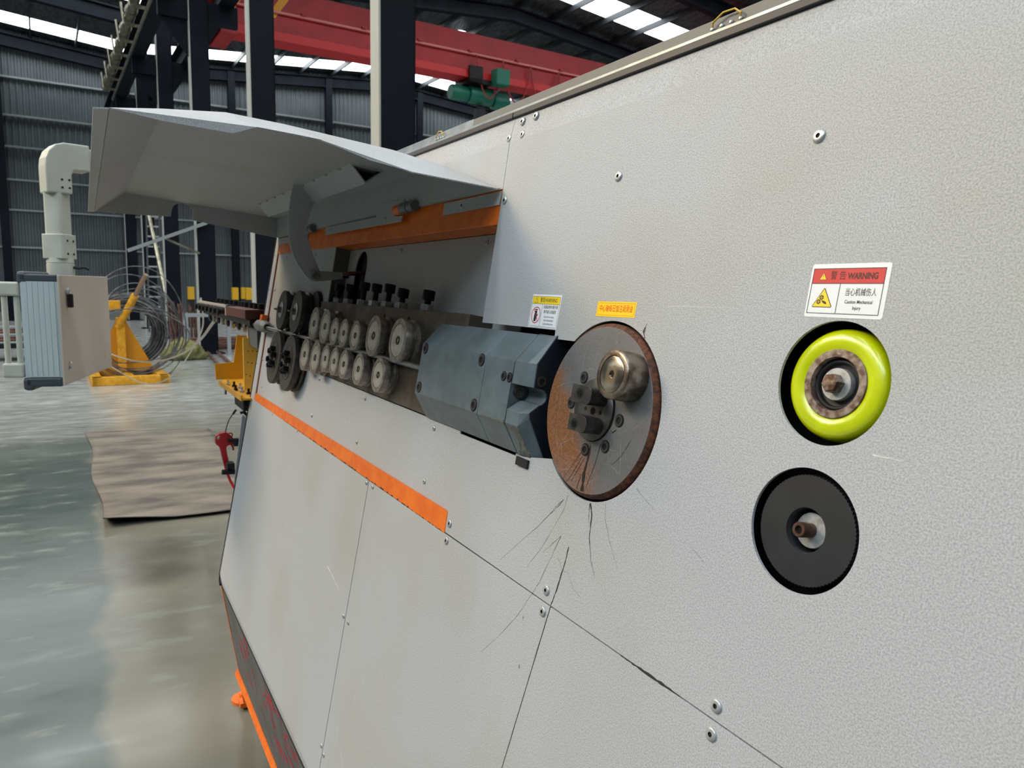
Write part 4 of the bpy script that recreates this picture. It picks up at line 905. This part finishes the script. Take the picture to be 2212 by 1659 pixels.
flat(l2, m2, 'hand_pictogram', [(pc[0]-.004, pc[1]-.009), (pc[0]+.0012, pc[1]-.009), (pc[0]+.0026, pc[1]-.003), (pc[0]+.0052, pc[1]+.001), (pc[0]+.004, pc[1]+.002), (pc[0]+.002, pc[1]), (pc[0]+.0022, pc[1]+.0062), (pc[0]-.0034, pc[1]+.0062), (pc[0]-.0042, pc[1])], M_INK, z); flat(l2, m2, 'hand_pictogram', rect(pc[0]-.004, pc[1]+.0068, pc[0]+.0026, pc[1]+.0084), M_INK, z)
flat(l2, m2, 'prohibition_ring', circle(pc, .0118, 40), M_LRED, z+.0001, [circle(pc, .0106, 40)])
ca, sa = math.cos(math.radians(128)), math.sin(math.radians(128)); flat(l2, m2, 'prohibition_ring', [(pc[0]+a*.0112*ca-b*.0006*sa, pc[1]+a*.0112*sa+b*.0006*ca) for a, b in ((-1,-1),(1,-1),(1,1),(-1,1))], M_LRED, z+.0002)
# 3 yellow lubrication label
m3 = LM((-.7108, .0781), .6); l3 = ob('lubrication_label', MB().plate(rect(-.0373, -.0093, .0373, .0093), 0, .0003), M_LBY, mc, m3, label='long yellow label with orange Chinese characters')
frame(l3, m3, -.0352, -.0076, .0352, .0076, .0004, M_LORG, z); text('print', '中心轴每日加注润滑油', .0098, M_LORG, l3, m3 @ T(0, .0004, z+.0002), .66)

# ------------------------------------------------------------------ oil trails, scuffs
def ribbon(mb, pts, w0, w1, o):
    P = [Vector((a, b)) for a, b in pts]; Q = []
    for i in range(len(P)-1):
        for k in range(5): Q.append(P[i].lerp(P[i+1], k/5))
    Q.append(P[-1]); n = len(Q); k0 = len(mb.v)
    for i, p in enumerate(Q):
        t_ = (Q[min(i+1, n-1)]-Q[max(i-1, 0)]).normalized(); s_ = Vector((-t_.y, t_.x)); w = (w0+(w1-w0)*i/(n-1))*random.uniform(.5, 1.5)/2; j = random.uniform(-.0003, .0003)
        mb.v += [Vector((*(p+s_*(w+j)), o)), Vector((*(p-s_*(w-j)), o))]
        if i: mb.f.append((k0+2*i-2, k0+2*i-1, k0+2*i+1, k0+2*i)); mb.sm.append(False)
    return mb
M_OIL = mat('dried_oil', (52, 48, 48), .45)
oil = MB(); z = .00012
for p, a, b in (([(-.6912, -.1563), (-.6847, -.1694), (-.6818, -.1955), (-.6711, -.2206), (-.6589, -.2353)], .0022, .0003), ([(-.6925, -.157), (-.690, -.172), (-.6862, -.182)], .001, .0003), ([(-.7175, -.2184), (-.7196, -.239), (-.7266, -.2774), (-.7327, -.2995), (-.7449, -.37), (-.7571, -.44)], .0022, .0008), ([(-.7571, -.44), (-.7733, -.533), (-.8495, -.968)], .001, .0006),
                ([(-.7384, -.1587), (-.741, -.1773), (-.7732, -.2362), (-.8002, -.2726)], .0005, .0003), ([(-.7455, -.1659), (-.7535, -.1767), (-.77, -.1922), (-.7927, -.2161), (-.8134, -.2339), (-.8687, -.2859)], .0008, .0002), ([(-.7455, -.1659), (-.7600, -.1795), (-.77, -.1922)], .0007, .0003),
                ([(-.7374, -.2106), (-.7657, -.2816), (-.7758, -.2978), (-.8017, -.3398), (-.8348, -.3799), (-.8749, -.4223)], .0005, .0003), ([(-.7374, -.2106), (-.7520, -.225), (-.770, -.242)], .0005, .0002), ([(-.6636, -.1495), (-.6591, -.1665), (-.6441, -.1894), (-.6227, -.2134)], .0004, .0003), ([(-.7356, -.2383), (-.7215, -.2495), (-.7098, -.2484), (-.6934, -.2631), (-.6773, -.2677)], .0004, .0002),
                ([(-.616, -.1197), (-.5995, -.1277), (-.5827, -.1343)], .0005, .0002), ([(-.5232, -.1556), (-.5124, -.1593), (-.5012, -.1651)], .0003, .0003), ([(-.7873, -.334), (-.7869, -.3399)], .0012, .001), ([(-.7763, -.3952), (-.7752, -.4001)], .0018, .0016), ([(-.6486, .0644), (-.6534, .0554), (-.6482, .0471)], .0006, .0016), ([(-.6500, .060), (-.6520, .052)], .002, .002)): ribbon(oil, p, a, b, z)
pp('oil_trails', oil, M_OIL, fp, kind='stuff')
gs = MB(); ribbon(gs, [(-.5922, -.2995), (-.5657, -.2995), (-.5334, -.2994)], .0008, .0034, .0001); ribbon(gs, [(-.5334, -.2994), (-.50, -.2994)], .0034, .0006, .0001)
pp('seam_dirt', gs, M_OIL, fp, kind='stuff')
scf = MB()
for p, w in (([(-.3512, -.0267), (-.3357, -.0263), (-.3255, -.0264)], .0009), ([(-1.5804, -.5371), (-1.53, -.546), (-1.4786, -.5561)], .003), ([(-.335, .185), (-.325, .19)], .0004), ([(-.62, .085), (-.5, .0865)], .0003), ([(-1.36, -.79), (-1.35, -.81), (-1.352, -.83)], .0009), ([(-1.30, -.70), (-1.29, -.712)], .001), ([(-1.325, -.82), (-1.305, -.835), (-1.30, -.85)], .0009), ([(-1.60, -.83), (-1.585, -.80)], .0006), ([(-1.20, -.60), (-1.19, -.61)], .0007), ([(-1.27, -.655), (-1.268, -.662)], .0018)): ribbon(scf, p, w, w*.3, .00012)
pp('scuff_marks', scf, mat('scuffed_white', (222, 222, 212), .6), fp, kind='stuff')
do = MB()
for p, a, b in (([(-.7041, -.0883), (-.7049, -.108), (-.707, -.124), (-.705, -.1455)], .0026, .005), ([(-.6856, -.0827), (-.6894, -.1088), (-.6987, -.1396)], .001, .0004), ([(-.7197, -.0997), (-.7358, -.1232), (-.7473, -.1397)], .0006, .0003), ([(-.7162, -.1053), (-.7327, -.1331), (-.7391, -.1421)], .0006, .0004), ([(-.7123, -.1065), (-.7256, -.1325), (-.7300, -.1390)], .0006, .0004), ([(-.7126, -.1284), (-.7163, -.145)], .0008, .0012), ([(-.7241, -.1258), (-.7085, -.1275)], .0004, .0004), ([(-.6334, -.0696), (-.6454, -.0904), (-.6587, -.103)], .0004, .0003), ([(-.662, -.062), (-.668, -.067), (-.672, -.064)], .001, .0008)): ribbon(do, p, a, b, .0057)
pp('oil_trails', do, mat('wet_oil', (34, 32, 32), .3), bd, kind='stuff')
ds = MB()
for k in range(46):
    a = random.uniform(0, 2*PI); r = random.uniform(.045, .096); l = random.uniform(.01, .035); t_ = random.uniform(0, PI); p = (HOLE[0]+r*math.cos(a), HOLE[1]+r*math.sin(a)); q = (p[0]+l*math.cos(t_), p[1]+l*math.sin(t_))
    if math.dist(q, HOLE) < .1 and math.dist(q, HOLE) > .042: ribbon(ds, [p, q], .0003, .0002, .0056)
pp('scratches', ds, mat('bright_scratch', (176, 174, 170), .4, .6), bd, kind='stuff')
ce = MB()
for k in range(110):
    u = -2.2+1.14*random.random()**.8; w = random.uniform(.002, .012); hgt = random.uniform(.001, .0045) if u < -1.2 else random.uniform(.0005, .002); v0 = -.3012
    ce.add([(u, v0, .0006), (u+w, v0, .0006), (u+w*.7, v0+hgt, .0006), (u+w*.2, v0+hgt*.7, .0006)], [(0, 1, 2, 3)])
pp('chipped_edge', ce, M_OIL, mc, kind='stuff')

# ------------------------------------------------------------------ attachments on the far end of the machine
ws = ob('wire_straightener', MB().box((-3.85, .50, 1.424), (-2.72, .60, 1.446)), M_DARKST, mc, bevel=.002, label='dark horizontal straightener rack at the wire inlet')
ob('brown_block', MB().box((-3.13, .485, 1.448), (-2.72, .60, 1.482)), mat('brown_oiled_block', (84, 46, 34), .5, .2), ws, bevel=.002)
ob('rack_frame', MB().box((-3.95, .487, 1.476), (-3.13, .497, 1.486)).box((-3.15, .484, 1.446), (-3.13, .497, 1.486)), mat('worn_white_edge', (190, 184, 170), .4, .4), ws)
for k in range(7):
    u = -3.88+.115*k; ob('rack_roller', MB().lathe([(.018, 0), (.018, .004), (.014, .006), (.014, .03), (.018, .034), (.018, .04), (0, .04)], 18, T(u, .50, 1.461) @ Matrix.Rotation(PI/2, 4, 'X')), M_BOLT, ws)
    ob('rack_bolt', MB().lathe([(.012, 0), (.012, .018), (0, .018)], 12, T(u+.2, .54, 1.484)), M_BOLT, ws)
for k in range(8):
    u = -3.75+.125*k; ob('lower_roller', MB().lathe([(.020, 0), (.020, .008), (.012, .012), (0, .012)], 18, T(u, .515, 1.414) @ Matrix.Rotation(PI/2, 4, 'X')), M_STEEL if k % 2 else M_BOLT, ws)
for k in range(5): ob('rack_bolt', MB().lathe([(.013, 0), (.013, .02), (0, .02)], 12, T(-3.08+.085*k, .545, 1.482)), M_BOLT, ws)
ob('rack_support', MB().box((-3.1, .53, 1.40), (-2.72, .6, 1.424)), M_BOLT, ws)
ob('inlet_box', MB().box((-2.85, .52, 1.345), (-2.7, .62, 1.415)), mat('slate_box', (86, 92, 96), .5), mc); ob('inlet_plate', MB().box((-2.86, .515, 1.36), (-2.85, .545, 1.42)), mat('pale_plate', (205, 200, 190), .5), mc)
ty = ob('tool_tray', MB().plate([(-3.105, .447), (-2.64, .452), (-2.64, .615), (-3.22, .615), (-3.24, .49)], 1.172, 1.178), M_YEL, mc, label='yellow tool tray fixed to the end of the machine')
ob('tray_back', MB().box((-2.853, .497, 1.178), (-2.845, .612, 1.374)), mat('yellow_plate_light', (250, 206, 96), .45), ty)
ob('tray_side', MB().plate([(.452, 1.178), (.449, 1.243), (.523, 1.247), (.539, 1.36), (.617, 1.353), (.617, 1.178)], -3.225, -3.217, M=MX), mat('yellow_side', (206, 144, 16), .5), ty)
ob('tray_lip', MB().plate([(-3.11, .444), (-2.64, .449), (-2.64, .4545), (-3.10, .4495)], 1.170, 1.19), M_YEL, ty)
pg = MB()
for yy, zz in ((.515, 1.325), (.53, 1.325), (.545, 1.323), (.512, 1.283), (.526, 1.28), (.505, 1.238), (.519, 1.232), (.533, 1.23)): ob('plate_hole', MB().lathe([(.0022, 0), (.0022, .001), (0, .001)], 8, T(-2.845, yy, zz) @ Matrix.Rotation(PI/2, 4, 'Y')), M_VOID, ty)
BOLTS = ('bright loose bolt nearest the tip of the yellow tray', 'black loose bolt second from the tip of the yellow tray', 'bright loose bolt in the middle of the yellow tray', 'black loose bolt just right of the middle of the yellow tray', 'bright loose bolt second from the machine in the yellow tray', 'black loose bolt closest to the machine in the yellow tray')
for k, lab in enumerate(BOLTS):
    x = -3.02+.055*k; y = .468+.013*(k % 3)
    tag(ob('spare_bolt', MB().lathe([(.0085, 0), (.0085, .007), (.0045, .008), (.0045, .02), (0, .02)], 6, T(x, y, 1.1785), False), M_BOLT if k % 2 else M_ZINC), lab, 'bolt', 'loose bolts in the yellow tray')
ob('tray_pin', MB().tube([(-3.0, .455, 1.172), (-3.0, .455, 1.145)], .004, 8), M_STEEL, ty)
ob('tray_bracket', MB().box((-2.9, .47, 1.12), (-2.72, .56, 1.168)), M_BLACK, mc, bevel=.004)
ap = ob('air_panel', MB().plate([(.468, 1.106), (.495, 1.085), (.56, 1.09), (.56, .80), (.445, .835), (.433, .855)], -2.74, -2.732, M=MX), mat('slate_panel', (176, 182, 186), .4), mc)
ob('air_valve', MB().tube([(-2.78, .424, 1.010), (-2.78, .478, .996)], .0085, 10), M_BLACK, ap); ob('air_valve', MB().tube([(-2.78, .452, 1.012), (-2.78, .452, .985)], .010, 10), M_BLACK, ap)
ob('air_valve', MB().tube([(-2.78, .400, .892), (-2.78, .455, .888)], .0095, 10), M_BLACK, ap); ob('air_fitting', MB().box((-2.8, .416, .902), (-2.76, .442, .926)), M_BLACK, ap, bevel=.003)
ob('panel_pipe', MB().tube([(-2.76, .466, 1.108), (-2.76, .478, 1.112), (-2.76, .497, 1.09), (-2.76, .52, 1.085)], .006, 8), M_BLACK, ap)
M_GUN = mat('red_plastic', (190, 24, 34), .38, 0, coat=.2)
ag = thing('air_gun', 'red air blow gun hanging beside the machine end', 'air gun', T(-2.8, .41, .9))
ring_o = [(.3865, 1.022), (.4, 1.03), (.413, 1.032), (.421, 1.034), (.427, 1.03), (.441, 1.018), (.447, 1.008), (.448, .995), (.447, .985), (.438, .985), (.428, .984), (.4215, .979), (.4215, .965), (.424, .945), (.428, .925), (.4265, .912), (.412, .908), (.407, .935), (.402, .965), (.397, .982), (.386, .992), (.3845, 1.005)]
ob('gun_body', MB().plate(ring_o, -2.826, -2.802, [[(.3905, 1.006), (.3995, 1.012), (.4005, 1.024), (.394, 1.022), (.390, 1.015)]], M=MX), M_GUN, ag, bevel=.003)
ob('nozzle', MB().tube([(-2.814, .421, 1.032), (-2.814, .429, 1.062), (-2.814, .4365, 1.08), (-2.814, .451, 1.1)], .0022, 8), M_STEEL, ag)
ob('nozzle_tip', MB().tube([(-2.814, .449, 1.097), (-2.814, .461, 1.113)], .0042, 8), M_BLACK, ag)
ob('hanger_ring', MB().tube([(-2.814, .437+.0085*math.cos(a), 1.02+.0075*math.sin(a)) for a in [2*PI*i/18 for i in range(18)]], .0022, 8, closed=True), M_GUN, ag)
ob('trigger', MB().tube([(-2.814, .436, .99), (-2.814, .4455, .976), (-2.814, .447, .962)], .0035, 8), M_GUN, ag)
ob('air_hose', MB().tube([(-2.814, .416, .915), (-2.814, .421, .885), (-2.814, .432, .85), (-2.79, .447, .815), (-2.77, .47, .74)], .005, 10), mat('red_hose', (226, 44, 44), .4), ag)
